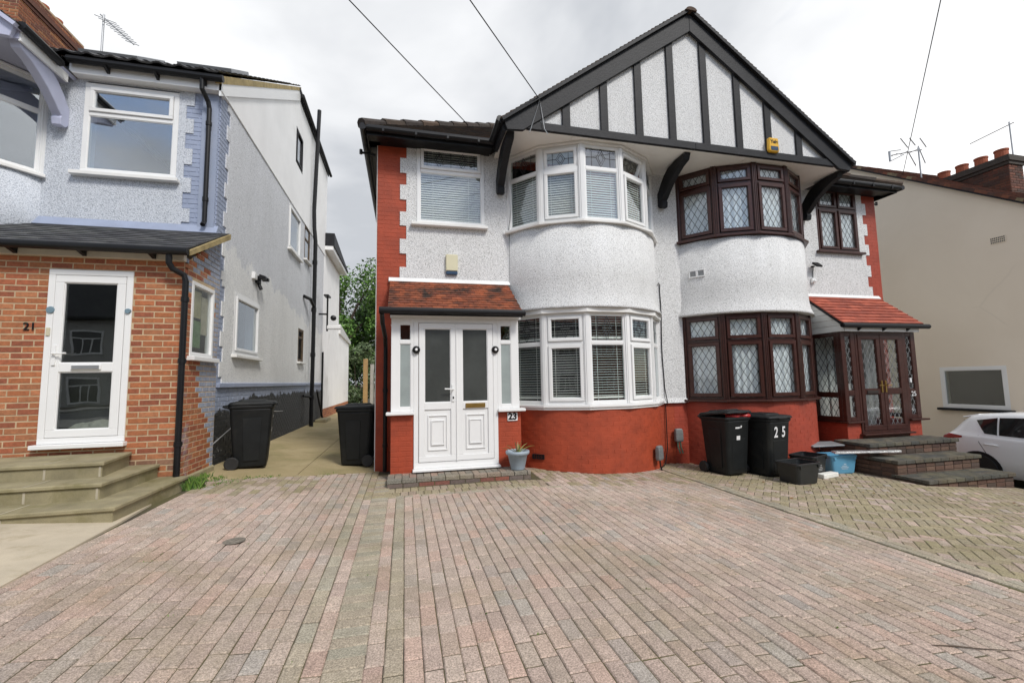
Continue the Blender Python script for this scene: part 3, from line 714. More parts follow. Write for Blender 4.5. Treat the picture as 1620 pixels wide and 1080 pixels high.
# ---------------- house with white windows (left half)
cx23, wall23 = half(-1, H23, REDPAINT, (3.74, 4.95), '')
gable(H23, -1, XC, 0, BLACKTIM, WHITE_DASH, (2.66, 3.37, 4.05, 4.72), DARKT, TILEDK)
main_roof(H23, -1, XC, 0, 5.86, DARKT, TILEDK)
bracket(H23, 1.70, BLACKTIM); bracket(H23, 5.06, BLACKTIM)
spec_up = [(False, False, 0, 'one'), (True, True, 7, 'one'), (False, False, 0, 'one'), (True, True, 24, 'one'), (False, False, 0, 'one')]
W = white_bay('bay_window', H23, cx23, 4.19, 5.56, 5.135, spec_up, UPVC, 'closed', GLASS); bw = W.done('bay_window', H23)
b = MB(); facet_strip(b, cx23, -.1, .085, 4.14, 4.188); b.build('window_sill', SILLW, bw, bevel=.006)
b = MB(); facet_strip(b, cx23, -.04, .05, 5.561, 5.597); b.build('head_trim', SILLW, bw, bevel=.004)
spec_lo = [(False, False, 0, 'one'), (True, True, 0, 'one'), (False, False, 0, 'one'), (True, True, 0, 'one'), (False, False, 0, 'one')]
W = white_bay('bay_window', H23, cx23, 1.035, 2.58, 2.07, spec_lo, UPVC, 'open', GLASSL); bw = W.done('bay_window', H23)
b = MB(); facet_strip(b, cx23, -.1, .075, .985, 1.034); facet_strip(b, cx23, -.1, .05, .945, .984); b.build('window_sill', UPVC, bw, bevel=.008)
b = MB(); facet_strip(b, cx23, -.04, .07, 2.581, 2.658); b.build('head_trim', SILLW, bw, bevel=.004)
# upper left window
W = Win(UPVC); O = (.20, YF-.012); 
W.fr.ring(O, TX, NX, 0, 1.21, 4.25, 5.72, .06, -.09, 0); W.fr.obox(O, TX, NX, .06, 1.15, -.085, -.003, 5.19, 5.25)
W.pane_set(O, TX, NX, .06, 1.15, 4.31, 5.19, None, 'closed', glass=GLASS); W.pane_set(O, TX, NX, .06, 1.15, 5.25, 5.66, 'twin', 'closed', True, glass=GLASS)
wn = W.done('window', H23); b = MB(); b.box(.10, 1.46, YF-.10, YF+.05, 4.195, 4.248); b.build('window_sill', SILLW, wn, bevel=.006)
# eaves: soffit, fascia, gutter, side gutter
def eaves(root, s, u0, endu):
    X = lambda u: XC+s*u; a, c = min(X(u0), X(endu)), max(X(u0), X(endu))
    b = MB(); b.box(a, c, 7.36, YF+.1, 5.615, 5.635); b.build('eaves_soffit', BLACKPL, root)
    b = MB(); b.box(a, c, 7.335, 7.359, 5.575, 5.71); b.build('fascia', BLACKPL, root)
    b = MB(); b.tube([(a, 7.285, 5.672), (c, 7.285, 5.668)], .056, 12); 
    b.tube([(X(endu)+s*.055, 7.24, 5.67), (X(endu)+s*.055, 14.6, 5.66)], .056, 12)
    for k in range(4): b.box(a+(c-a)*(k+.5)/4-.018, a+(c-a)*(k+.5)/4+.018, 7.225, 7.34, 5.61, 5.69)
    b.build('gutter', BLACKPL, root, smooth=False)
    b = MB(); a, c = sorted((X(5.58), X(endu))); b.box(a, c, 7.6, 14.6, 5.615, 5.634); b.build('eaves_soffit', BLACKPL, root)
    b = MB(); a, c = sorted((X(endu-.02), X(endu))); b.box(a, c, 7.36, 14.6, 5.575, 5.71); b.build('fascia', BLACKPL, root)
    xx = X(endu); b = MB(); b.tube([(xx-s*.1, 7.95, 5.55), (xx+s*.14, 7.9, 5.55)], .022, 8); b.tube([(xx+s*.14, 7.9, 5.52), (xx+s*.14, 7.9, 5.60)], .028, 8); b.build('overflow_pipe', BLACKPL, root)
eaves(H23, -1, 3.64, 5.78); eaves(H25, 1, 3.60, 5.80)
# ---------------- porch of the left house
YP = 6.90
def dwarf(root, x0, x1, y0, y1, z0, z1, m, faces):
    """low brick wall with bricks on the given faces"""
    c = MB(); c.box(x0, x1, y0, y1, z0, z1); core = c.build('porch_wall', m, root)
    if 'f' in faces: joined_bricks('painted_bricks', m, core, straight((0, y0), TX, NX), brick_rects(x0, x1, z0, z1), -.0, .003)
    if 'l' in faces:
        mb = MB()
        for r in brick_rects(y0, y1, z0, z1): brick_block(mb, lambda a, d, z: (x0-d, a, z), *r, 0, .003, .002)
        mb.build('painted_bricks', m, core, kind='stuff')
    if 'r' in faces:
        mb = MB()
        for r in brick_rects(y0, y1, z0, z1): brick_block(mb, lambda a, d, z: (x1+d, a, z), *r, 0, .003, .002)
        mb.build('painted_bricks', m, core, kind='stuff')
dwarf(H23, -.20, .135, YP+.02, YF, -.1, .965, REDPAINT, 'fl'); dwarf(H23, 1.445, 1.82, YP+.02, YF, -.1, .965, REDPAINT, 'fr')
for a, c in ((-.27, .137), (1.44, 1.885)):
    b = MB(); b.box(a, c, YP-.075, YP+.12, .966, 1.012); b.build('porch_sill', UPVC, H23, bevel=.008)
FROST = mat('frosted_dark_glass', (.065, .07, .066), .22, .35, 1.1, .12, 35, spec=.6)
FROSTL = mat('frosted_pale_glass', (.30, .34, .33), .3, .15, 3, .15, 60, spec=.6)
for (x0, x1, p0, p1) in ((-.20, .135, -.075, .09), (1.445, 1.80, 1.50, 1.67)):
    W = Win(UPVC); O = (0, YP)
    W.fr.obox(O, TX, NX, x0, p0, -.07, 0, 1.013, 2.44); W.fr.obox(O, TX, NX, p1, x1, -.07, 0, 1.013, 2.44)
    for z0, z1 in ((1.013, 1.08), (2.045, 2.10), (2.345, 2.44)): W.fr.obox(O, TX, NX, p0, p1, -.07, -.002, z0, z1)
    W.pane_set(O, TX, NX, p0, p1, 1.08, 2.045, glass=FROSTL); W.pane_set(O, TX, NX, p0, p1, 2.10, 2.345, glass=GLASSH)
    W.done('porch_window', H23)
# side glazing with tilted vents
for x, sgn in ((-.20, -1), (1.81, 1)):
    W = Win(UPVC); O = (x, YP+.07 if sgn > 0 else YF); t = (0, sgn); n = (sgn, 0)
    L = YF-YP-.07
    W.fr.ring(O, t, n, 0, L, .97, 2.44, .06, -.06, 0); W.fr.obox(O, t, n, .06, L-.06, -.058, -.002, 2.03, 2.09)
    W.pane_set(O, t, n, .06, L-.06, 1.03, 2.03, glass=FROSTL); W.pane_set(O, t, n, .06, L-.06, 2.09, 2.38, None, None, True, 26)
    W.done('porch_window', H23)
b = MB(); b.ring((0, YP), TX, NX, .136, 1.444, .155, 2.44, .07, -.07, .002, fb=.09); dfr = b.build('door_frame', UPVC, H23, bevel=.004)
b = MB(); b.box(.12, 1.46, YP-.10, YP+.02, .12, .154); b.build('threshold', UPVC, dfr, bevel=.006)
BRASS = mat('dull_brass', (.42, .27, .08), .35, .2, 8, metal=.9)
def leaf(root, x0, x1, z0, z1, fm, Y, zsp, glass, lead=None, panel=True, sw=.085):
    d = MB(); O = (0, Y); d.ring(O, TX, NX, x0, x1, z0, z1, sw, -.045, .012); d.obox(O, TX, NX, x0+sw, x1-sw, -.044, .011, zsp-.055, zsp+.055)
    o = d.build('door', fm, root, bevel=.005)
    def pn(a0, a1, k0, k1):
        p = MB(); p.obox(O, TX, NX, a0, a1, -.03, -.022, k0, k1); p.build('pane', glass, o)
        q = MB(); q.ring(O, TX, NX, a0-.002, a1+.002, k0-.002, k1+.002, .012, -.02, -.002); q.build('glazing_bead', fm, o)
        if lead:
            l_ = MB(); lattice(l_, O, TX, NX, a0, a1, k0, k1, .115, .20, .0055, -.0215, -.018); l_.build('leading', LEADW, o, kind='stuff')
    a0, a1 = x0+sw, x1-sw; pn(a0, a1, zsp+.055, z1-sw)
    if panel:
        p = MB(); p.obox(O, TX, NX, a0, a1, -.04, -.008, z0+sw, zsp-.055)
        p.ring(O, TX, NX, a0+.05, a1-.05, z0+sw+.08, zsp-.055-.08, .02, -.008, .008)
        p.ring(O, TX, NX, a0+.10, a1-.10, z0+sw+.16, zsp-.055-.16, .018, -.008, .014)
        p.obox(O, TX, NX, a0+.118, a1-.118, -.008, .004, z0+sw+.178, zsp-.055-.178); p.build('door_panel', fm, o, bevel=.004)
    else: pn(a0, a1, z0+sw, zsp-.055)
    return o
dl = leaf(H23, .212, .783, .25, 2.365, UPVC, YP-.004, 1.085, FROST); dr = leaf(H23, .797, 1.368, .25, 2.365, UPVC, YP-.004, 1.085, FROST)
b = MB(); b.box(.78, .80, YP-.03, YP-.002, .25, 2.365); b.build('meeting_stile', UPVC, dl, bevel=.003)
b = MB(); b.box(.715, .755, YP-.03, YP-.017, 1.15, 1.41); b.tube([(.735, YP-.03, 1.34), (.735, YP-.065, 1.34), (.60, YP-.065, 1.345)], .011, 8); b.build('door_handle', UPVC, dl)
b = MB(); b.box(.724, .746, YP-.034, YP-.029, 1.19, 1.225); b.build('keyhole', LEAD, dl)
b = MB(); b.box(.925, 1.235, YP-.032, YP-.017, 1.045, 1.115); b.box(.945, 1.215, YP-.038, YP-.032, 1.058, 1.10); b.build('letterbox', BRASS, dr, bevel=.004)
for lx, nm in ((.172, 'left'), (1.408, 'right')):
    t_ = thing('porch_lamp', 'small round black lamp on the %s of the white porch doors' % nm, 'wall lamp', (lx, YP-.005, 1.95), group='lamps beside the white porch doors')
    b = MB(); b.lathe([(.0, .0), (.055, 0), (.06, -.02), (.045, -.05), (.02, -.06), (0, -.06)], (lx, YP-.004, 1.95), 18, 'y'); b.build('lamp_body', BLACKPL, t_, smooth=True)
    b = MB(); b.lathe([(0, -.06), (.022, -.06), (.02, -.072), (0, -.075)], (lx, YP-.004, 1.95), 12, 'y'); b.build('lens', STICK, t_, smooth=True)
# head, fascia and tiled roof of the porch
b = MB(); b.box(-.215, 1.835, YP-.03, YP+.05, 2.442, 2.515); b.build('porch_fascia', UPVC, H23, bevel=.004)
b = MB(); b.box(-.22, 1.84, 6.70, YF, 2.516, 2.535); b.build('porch_ceiling', SOFFIT, H23)
def lean_to(root, x0, x1, y0, y1, z0, z1, m, pal, tw, ga, th=.016, stag=True, ridge=None):
    s_ = Vector((0, y1-y0, z1-z0)); L = s_.length; s_.normalize(); n_ = Vector((0, -s_.z, s_.y))
    b = MB(); q = [Vector((x0, y0, z0)), Vector((x1, y0, z0)), Vector((x1, y1, z1)), Vector((x0, y1, z1))]
    b.add([p-n_*.004 for p in q]+[p-n_*.05 for p in q], [(0, 1, 2, 3), (7, 6, 5, 4), (0, 4, 5, 1), (1, 5, 6, 2), (3, 7, 4, 0)])
    r = b.build('porch_roof', BLACKTIM, root); tiles(r, 'roof_tile', m, (x0, y0, z0), (1, 0, 0), s_, n_, x1-x0, L-.01, tw, ga, th, pal, stagger=stag); return r
ORANGE = [(.30, .080, .030), (.25, .068, .028), (.20, .058, .028), (.28, .08, .033)]
lean_to(H23, -.25, 1.83, 6.72, YF-.005, 2.555, 3.195, TILEMOSS, ORANGE, .165, .1)
b = MB(); b.tube([(-.37, 6.675, 2.525), (1.86, 6.675, 2.52)], .05, 12); b.box(-.22, 1.83, 6.715, 6.735, 2.46, 2.56); b.build('porch_gutter', BLACKPL, H23)
b = MB(); b.prism([(-.27, YF-.002, 3.17), (-.27, YF-.055, 3.185), (-.27, YF-.002, 3.26)], (2.13, 0, 0)); b.build('roof_flashing', mat('white_flashing', (.78, .78, .77), .6, .1), H23)
b = MB(); b.tube([(-.335, 7.56, 5.55), (-.335, 7.56, 5.5), (-.335, 7.62, 5.3)], .034, 10)
b = MB(); b.tube([(-.33, 6.72, 2.49), (-.33, 6.9, 2.36), (-.31, 7.45, 2.2), (-.31, 7.60, 2.05), (-.31, 7.62, .02)], .034, 10)
for z in (.4, 1.3): b.tube([(-.31, 7.62, z), (-.31, 7.62, z+.06)], .042, 10)
b.build('downpipe', BLACKPL, H23)
# ---------------- house with brown windows (right half)
cx25, wall25 = half(1, H25, REDPAINT2, (3.86, 5.02), '')
gable(H25, 1, XC, 0, BLACKTIM, WHITE_DASH, (5.43, 6.15, 6.82, 7.53), DARKT, TILEDK)
main_roof(H25, 1, XC, 0, 5.88, DARKT, TILEDK)
bracket(H25, 8.63, BLACKTIM)
def brown_bay(root, cx, z0, z1, ztr, gl_):
    W = Win(BROWN)
    for i, (O, t, n, L) in enumerate(facets(cx)):
        W.fr.ring(O, t, n, .02, L-.02, z0, z1, .05, -.08, -.01); W.fr.obox(O, t, n, .07, L-.07, -.078, -.012, ztr-.025, ztr+.025)
        W.pane_set(O, t, n, .07, L-.07, z0+.05, ztr-.025, 'lattice', 'net', True, sw=.062, glass=gl_); W.pane_set(O, t, n, .07, L-.07, ztr+.025, z1-.05, 'lattice', 'net', True, sw=.055, glass=gl_)
    for k, p in enumerate(bay_pts(cx)):
        a = (-1.088, -.66, -.2224, .2224, .66, 1.088)[k]; n = (math.sin(a), -math.cos(a)); t = (-n[1], n[0])
        W.fr.obox(p, t, n, -.05, .05, -.11, .002, z0+.001, z1-.001)
        for o_ in (-.034, 0, .034): W.fr.obox(p, t, n, o_-.010, o_+.010, .002, .014, z0+.002, z1-.002)
    return W.done('bay_window', root, .005)
bw = brown_bay(H25, cx25, 4.20, 5.597, 5.225, GLASS); b = MB(); facet_strip(b, cx25, -.1, .085, 4.155, 4.199); b.build('window_sill', BROWN, bw, bevel=.006)
bw = brown_bay(H25, cx25, 1.02, 2.655, 2.145, GLASSL); b = MB(); facet_strip(b, cx25, -.1, .09, .978, 1.019); b.build('window_sill', BROWN, bw, bevel=.006)
W = Win(BROWN); O = (9.01, YF-.012); W.fr.ring(O, TX, NX, 0, 1.16, 4.23, 5.70, .05, -.09, 0); W.fr.obox(O, TX, NX, .05, 1.11, -.085, -.003, 5.19, 5.24)
W.fr.obox(O, TX, NX, .555, .605, -.084, -.004, 4.28, 5.19); W.fr.obox(O, TX, NX, .555, .605, -.084, -.004, 5.24, 5.65)
for a0, a1 in ((.05, .555), (.605, 1.11)):
    W.pane_set(O, TX, NX, a0, a1, 4.28, 5.19, 'lattice', 'net', True, sw=.05); W.pane_set(O, TX, NX, a0, a1, 5.24, 5.65, 'lattice', 'net', True, sw=.05)
wn = W.done('window', H25, .005); b = MB(); b.box(8.93, 10.25, YF-.09, YF+.05, 4.18, 4.229); b.build('window_sill', BROWN, wn, bevel=.006)
# porch of the right house
Y5 = 7.0
dwarf(H25, 8.56, 8.93, Y5+.02, YF, -.6, .485, REDPAINT2, 'fl'); dwarf(H25, 10.17, 10.52, Y5+.02, YF, -.6, .485, REDPAINT2, 'fr')
for a, c in ((8.50, 8.935), (10.165, 10.66)):
    b = MB(); b.box(a, c, Y5-.06, Y5+.10, .486, .52); b.build('porch_sill', BROWN, H25, bevel=.006)
b = MB(); b.box(8.50, 8.60, Y5+.101, YF, .486, .52); b.build('porch_sill', BROWN, H25, bevel=.006)
def sidelight(x0, x1, p0, p1):
    W = Win(BROWN); O = (0, Y5); W.fr.obox(O, TX, NX, x0, p0, -.08, 0, .521, 2.32); W.fr.obox(O, TX, NX, p1, x1, -.08, 0, .521, 2.32)
    for z0, z1 in ((.521, .60), (1.03, 1.13), (2.24, 2.32)): W.fr.obox(O, TX, NX, p0, p1, -.08, -.002, z0, z1)
    W.pane_set(O, TX, NX, p0, p1, .60, 1.03, 'fine'); W.pane_set(O, TX, NX, p0, p1, 1.13, 2.24, 'fine'); return W.done('porch_window', H25, .005)
sidelight(8.55, 8.905, 8.655, 8.795); sl25 = sidelight(10.175, 10.53, 10.27, 10.41)
W = Win(BROWN); O = (8.55, YF); t, n = (0, -1), (-1, 0); L = YF-Y5-.08
W.fr.ring(O, t, n, 0, L, .521, 2.32, .075, -.07, 0); W.fr.obox(O, t, n, .075, L-.075, -.068, -.002, 1.0, 1.09)
W.pane_set(O, t, n, .075, L-.075, .596, 1.0, 'lattice'); W.pane_set(O, t, n, .075, L-.075, 1.09, 2.245, 'lattice'); W.done('porch_window', H25, .005)
W = Win(BROWN); O = (10.53, Y5+.08); t, n = (0, 1), (1, 0)
W.fr.ring(O, t, n, 0, L, .521, 2.32, .075, -.07, 0); W.pane_set(O, t, n, .075, L-.075, .596, 2.245, 'lattice'); W.done('porch_window', H25, .005)
b = MB(); b.ring((0, Y5), TX, NX, 8.906, 10.174, .27, 2.32, .055, -.08, .004); dfr = b.build('door_frame', BROWN, H25, bevel=.004)
b = MB(); b.box(8.86, 10.2, Y5-.09, Y5+.02, .235, .269); b.build('threshold', BROWN, dfr, bevel=.005)
d1 = leaf(H25, 8.963, 9.535, .326, 2.263, BROWN, Y5-.004, 1.10, GLASS, 'fine', False, .095); d2 = leaf(H25, 9.545, 10.117, .326, 2.263, BROWN, Y5-.004, 1.10, GLASS, 'fine', False, .095)
for d_, x_, sg in ((d1, 9.49, -1), (d2, 9.592, 1)):
    b = MB(); b.box(x_-.016, x_+.016, Y5-.03, Y5-.017, 1.08, 1.32); b.tube([(x_, Y5-.03, 1.22), (x_, Y5-.06, 1.22), (x_+sg*.11, Y5-.06, 1.225)], .010, 8); b.build('door_handle', BRASS, d_)
b = MB(); b.box(9.09, 9.38, Y5-.03, Y5-.017, 1.065, 1.125); b.build('letterbox', mat('dark_bronze', (.03, .02, .016), .4, .2), d1, bevel=.004)
text('house_number', '25', .14, (10.345, Y5-.012, 1.03), (math.pi/2, 0, 0), STICK, sl25)
b = MB(); b.box(10.255, 10.30, Y5-.03, Y5-.001, 1.27, 1.36); b.build('doorbell', STICK, sl25, bevel=.004)
# inner front door and porch floor seen through the panes
b = MB(); b.ring((0, YF-.02), TX, NX, 8.95, 10.1, .25, 2.35, .14, -.0, .04); b.obox((0, YF-.02), TX, NX, 9.09, 9.96, 0, .03, .39, 1.25); ind = b.build('inner_door', UPVC, H25, bevel=.005)
b = MB(); b.box(9.0, 10.05, YF-.04, YF-.03, 1.26, 2.2); b.build('pane', DARKIN, ind)
b = MB(); b.box(8.61, 8.945, YF-.02, YF+.0, .24, 2.46); b.box(10.105, 10.49, YF-.02, YF+.0, .24, 2.46); b.box(8.945, 10.105, YF-.02, YF+.0, 2.351, 2.46); b.build('porch_inner_wall', UPVC, H25)
b = MB(); b.box(8.60, 10.5, Y5+.03, YF-.021, .15, .234); b.build('porch_floor', mat('terracotta_floor', (.18, .07, .04), .6, .2), H25)
# porch roof, boarded cheek, fascia, gutter
REDT = [(.36, .082, .045), (.325, .072, .04), (.39, .094, .052), (.30, .066, .038)]
lean_to(H25, 8.47, 10.60, 6.86, YF-.005, 2.475, 3.175, TILERED, REDT, .33, .122, .022)
for k in range(6):
    z0, z1 = 2.325+k*.125, 2.325+(k+1)*.125-.006
    yb = lambda z: 6.89+(z-2.475)/.70*.84
    p = [(8.545, max(6.91, yb(z0)), z0), (8.545, YF, z0), (8.545, YF, min(z1, 3.15)), (8.545, min(max(6.91, yb(z1)), YF-.02), z1)]
    if k == 5: p = p[:2]+[(8.545, YF, 3.12)]
    b = MB(); b.prism(p, (-.018, 0, 0)); b.build('cladding_board', mat('weathered_white_board', (.78, .79, .77), .5, .12, 3), H25)
b = MB(); b.box(8.56, 10.54, 6.905, 7.06, 2.321, 2.44); b.build('porch_fascia', UPVC, H25, bevel=.004)
b = MB(); b.tube([(8.43, 6.84, 2.435), (10.72, 6.84, 2.43)], .05, 12)
for x in (8.9, 9.55, 10.2): b.prism([(x-.02, 6.905, 2.43), (x-.02, 6.80, 2.41), (x-.02, 6.905, 2.33)], (.04, 0, 0))
b.build('porch_gutter', BLACKPL, H25)
b = MB(); b.prism([(8.45, YF-.002, 3.15), (8.45, YF-.05, 3.17), (8.45, YF-.002, 3.24)], (2.17, 0, 0)); b.build('roof_flashing', MATS['white_flashing'], H25)
# ------------------------------------------------------------------ left neighbour: blue-grey house with brick porch
H21 = thing('semi_detached_house', 'pale blue pebbledash house with lilac trim, orange brick porch and tall white side wall', 'house', (-5.0, 7.7, .2))
XS, D2 = -2.93, .43
SIDE = ((XS, 0), (0, 1), (1, 0))
RENDER = mat('smooth_white_render', (.86, .86, .855), .7, .07, 1.2, .1, 25, dirt=(.62, .61, .58), dscale=.8, dpos=.6)
def side_paint():
    m, t, b = base('blue_and_black_masonry_paint'); p = pos(t); s = N(t, 'ShaderNodeSeparateXYZ'); lnk(t, p, s.inputs[0])
    e = math_(t, 'ADD', s.outputs['Z'], math_(t, 'MULTIPLY', noise(t, p, 2.4, 6, .7), .55))
    e = math_(t, 'SUBTRACT', e, math_(t, 'MULTIPLY', math_(t, 'MINIMUM', math_(t, 'SUBTRACT', s.outputs['Y'], 7.7), 2.0), .13))
    fl = ramp(t, noise(t, p, 7, 7, .75), [(.60, (0, 0, 0)), (.64, (1, 1, 1))])
    near_ = ramp(t, math_(t, 'MULTIPLY', s.outputs['Y'], .1), [(.86, (1, 1, 1)), (.90, (.12, .12, .12))])
    blk = mix(t, math_(t, 'MULTIPLY', fl, near_), (.016, .017, .018), (.42, .42, .40))
    blue = mix(t, ramp(t, noise(t, p, 2, 4), [(.4, (0, 0, 0)), (.7, (.4, .4, .4))]), (.28, .325, .43), (.36, .39, .47))
    c = mix(t, ramp(t, math_(t, 'MULTIPLY', e, .25), [(.312, (1, 1, 1)), (.318, (0, 0, 0))]), blue, blk)
    lnk(t, c, b.inputs['Base Color']); b.inputs['Roughness'].default_value = .6; bump(t, b, noise(t, p, 40, 4), .3); return m
SIDEP = side_paint()
fh = [(-8.18, -5.31, 4.65, 6.0), (-4.74, -3.52, 4.70, 6.15)]
inh = lambda x, z: any(h[0] < x < h[1] and h[2] < z < h[3] for h in fh)
b = MB(); gridwall(b, (0, YF), TX, NX, [-8.54, XS-.02]+[h[k] for h in fh for k in (0, 1)], [-.2, 6.36]+[h[k] for h in fh for k in (2, 3)], lambda x, z: not inh(x, z), -.25, -.02)
b.box(-8.54, -8.48, YF+.26, 17.2, 0, 9.0); b.box(-8.47, -3.2, 17.0, 17.2, 0, 9.6)
w21 = b.build('brick_wall', BLUEPAINT, H21)
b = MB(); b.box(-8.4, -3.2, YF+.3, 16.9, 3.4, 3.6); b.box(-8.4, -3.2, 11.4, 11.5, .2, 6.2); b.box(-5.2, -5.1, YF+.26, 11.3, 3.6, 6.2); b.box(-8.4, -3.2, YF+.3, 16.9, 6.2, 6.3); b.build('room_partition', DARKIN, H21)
joined_bricks('painted_bricks', BLUEPAINT, w21, straight((0, YF+.02), TX, NX), brick_rects(-3.45, XS, 3.2, 6.22), -.02, .006)
# front pebbledash with teeth
TZ = [6.2, 5.94, 5.72, 5.48, 5.22, 4.96, 4.74, 4.50, 4.24, 4.02]
def fe(z):
    k = max([i for i in range(len(TZ)) if TZ[i] >= z] or [0]); return -3.30 if k % 2 == 0 else -3.41
b = MB(); gridwall(b, (0, YF), TX, NX, [-8.54, -5.26, -3.41, -3.30]+[h[k] for h in fh for k in (0, 1)], TZ+[3.7]+[h[k] for h in fh for k in (2, 3)],
                   lambda x, z: (not inh(x, z)) and x < fe(z) and not (x < -5.26 and z > 4.3), -.03, 0); b.build('pebbledash_wall', BLUE_DASH, H21, bevel=.006)
# side wall, pebbledash below, smooth render above
sh = [(8.62, 9.98, 2.0, 3.12), (13.42, 14.08, 2.1, 3.05), (12.1, 13.38, 4.98, 6.18), (13.92, 14.66, 5.2, 6.26)]
ins = lambda y, z: any(h[0] < y < h[1] and h[2] < z < h[3] for h in sh)
As = [YF, 17.2]+[h[k] for h in sh for k in (0, 1)]; Zs = [-.2, 6.28]+[h[k] for h in sh for k in (2, 3)]
b = MB(); gridwall(b, *SIDE, [YF-.02+.001]+As[1:], Zs, lambda y, z: not ins(y, z), -.25, -.021); ws = b.build('side_wall', SIDEP, H21)
mb = MB()
for r in brick_rects(YF-.0, 8.3, 0, 6.22)+brick_rects(8.3, 17.2, 0, 1.5): brick_block(mb, straight((XS-.02, 0), (0, 1), (1, 0)), *r, -.01, .005, .003)
mb.build('painted_bricks', SIDEP, ws, kind='stuff')
tz = [6.24]+[6.1-.25*k for k in range(19)]+[1.5]
def se(z):
    k = sum(1 for q in tz if q >= z); return (8.02 if k % 2 else 8.13)+(.06 if 1.5 < z < 3.2 else 0)
b = MB(); gridwall(b, *SIDE, [8.02, 8.13, 8.08, 8.19, 17.2]+[h[k] for h in sh for k in (0, 1)], tz+[3.2]+[h[k] for h in sh for k in (2, 3)], lambda y, z: (not ins(y, z)) and y > se(z), -.03, 0)
b.build('pebbledash_wall', SIDE_DASH, H21, bevel=.005)
b = MB(); b.prism([(XS-.05, 8.02, 1.42), (XS-.05, 17.2, 1.42), (XS+.005, 17.2, 1.42+.0), (XS+.03, 17.2, 1.44)][:2]+[(XS-.05, 17.2, 1.5), (XS-.05, 8.02, 1.5)], (.085, 0, 0)); b.build('plinth_band', BLUEPAINT, H21, bevel=.01)
up = MB(); PS = straight(*SIDE)
up.prism([PS(7.60, -.2, 6.24), PS(12.5, -.2, 6.24), PS(12.5, -.2, 9.52), PS(7.72, -.2, 6.25)], (.22, 0, 0))
gridwall(up, *SIDE, [12.5, 12.55, 13.36, 17.45], [6.24, 7.52, 8.55, 9.6], lambda y, z: not (12.55 < y < 13.36 and 7.52 < z < 8.55), -.2, .02)
up.build('rendered_gable', RENDER, H21)
def side_win(y0, y1, z0, z1, fm, tr=None, fw=.06, d=.005, glass=None, sill=True, lead=None):
    W = Win(fm); O = (XS+d, 0); t, n = (0, 1), (1, 0); W.fr.ring(O, t, n, y0, y1, z0, z1, fw, -.09, 0)
    if tr: W.fr.obox(O, t, n, y0+fw, y1-fw, -.085, -.003, tr-.025, tr+.025); W.pane_set(O, t, n, y0+fw, y1-fw, z0+fw, tr-.025, None, None, glass=glass); W.pane_set(O, t, n, y0+fw, y1-fw, tr+.025, z1-fw, glass=glass)
    else: W.pane_set(O, t, n, y0+fw, y1-fw, z0+fw, z1-fw, None, None, True, glass=glass, sw=.045)
    o = W.done('window', H21)
    if sill: b = MB(); b.box(XS-.02, XS+.085, y0-.06, y1+.06, z0-.055, z0-.001); b.build('window_sill', SILLW, o, bevel=.006)
OLDBR = mat('stained_timber', (.09, .055, .025), .6, .35, 6)
side_win(8.62, 9.98, 2.0, 3.12, UPVC, None, .07, glass=GLASSH); side_win(12.1, 13.38, 4.98, 6.18, UPVC, None); side_win(13.42, 14.08, 2.1, 3.05, OLDBR, 2.8, .07); side_win(13.92, 14.66, 5.2, 6.26, OLDBR, 5.85, .07); side_win(12.55, 13.36, 7.52, 8.55, BLACKPL, None, .06, .02, sill=False)
# loft dormer roof line and verge
b = MB(); b.box(-8.5, XS+.08, 12.6, 17.62, 9.62, 9.70); b.build('dormer_roof', BLACKPL, H21)
b = MB(); b.box(XS+.021, XS+.05, 12.7, 17.6, 9.46, 9.615); b.build('dormer_fascia', BLACKPL, H21); b = MB(); b.tube([(XS+.11, 12.75, 9.56), (XS+.11, 17.66, 9.52)], .05, 10); b.build('gutter', BLACKPL, H21)
b = MB(); b.prism([(XS+.021, 7.56, 6.30), (XS+.021, 12.75, 9.70), (XS+.021, 12.75, 9.40), (XS+.021, 7.56, 6.08)], (.03, 0, 0)); b.build('verge_board', UPVC, H21)
b = MB(); b.prism([(XS-.03, 7.48, 6.37), (XS-.03, 12.78, 9.82), (XS-.03, 12.78, 9.72), (XS-.03, 7.54, 6.27)], (.09, 0, 0)); b.build('verge_mortar', mat('yellow_mortar', (.36, .28, .13), .9, .3, 6, .4, 60), H21)
# bold roll tiles
b = MB(); sv = Vector((0, 5.34, 3.46)).normalized(); nv = Vector((0, -sv.z, sv.y)); rows, cols = 20, 19; L = math.hypot(5.34, 3.46)/rows
for k in range(rows):
    for c in range(cols):
        x0 = -8.54+c*.298; b.cur = jit(random.choice([(.035, .036, .04), (.05, .05, .052), (.028, .028, .03), (.065, .064, .06)]), .2); e = random.uniform(-.012, .012); vs_ = []
        for j in range(9):
            f_ = j/8; h = .022+.03*max(0, math.sin(f_*2*math.pi*1.0+.4))
            for q_, hh in ((0, h+.02), (1, h-.005)):
                vs_.append(Vector((x0+.296*f_, 7.46, 6.38))+sv*((k+q_*1.06)*L+(e if q_ == 0 else 0))+nv*hh)
            vs_.append(Vector((x0+.296*f_, 7.46, 6.38))+sv*(k*L+e)+nv*(h-.005))
        b.add(vs_, [(3*j, 3*j+3, 3*j+4, 3*j+1) for j in range(8)]+[(3*j+2, 3*j+5, 3*j+3, 3*j) for j in range(8)])
u_ = MB(); q = [(-8.54, 7.48, 6.36), (XS+.03, 7.48, 6.36), (XS+.03, 12.8, 9.81), (-8.54, 12.8, 9.81)]
u_.add(q, [(0, 1, 2, 3)]); r21 = u_.build('roof', BLACKTIM, H21); b.build('roof_tiles', mat('charcoal_roll_tile', None, .55, .3, 9, .4, 60, attr=True, dirt=(.16, .16, .15), dscale=7, dpos=.58), r21, kind='stuff')
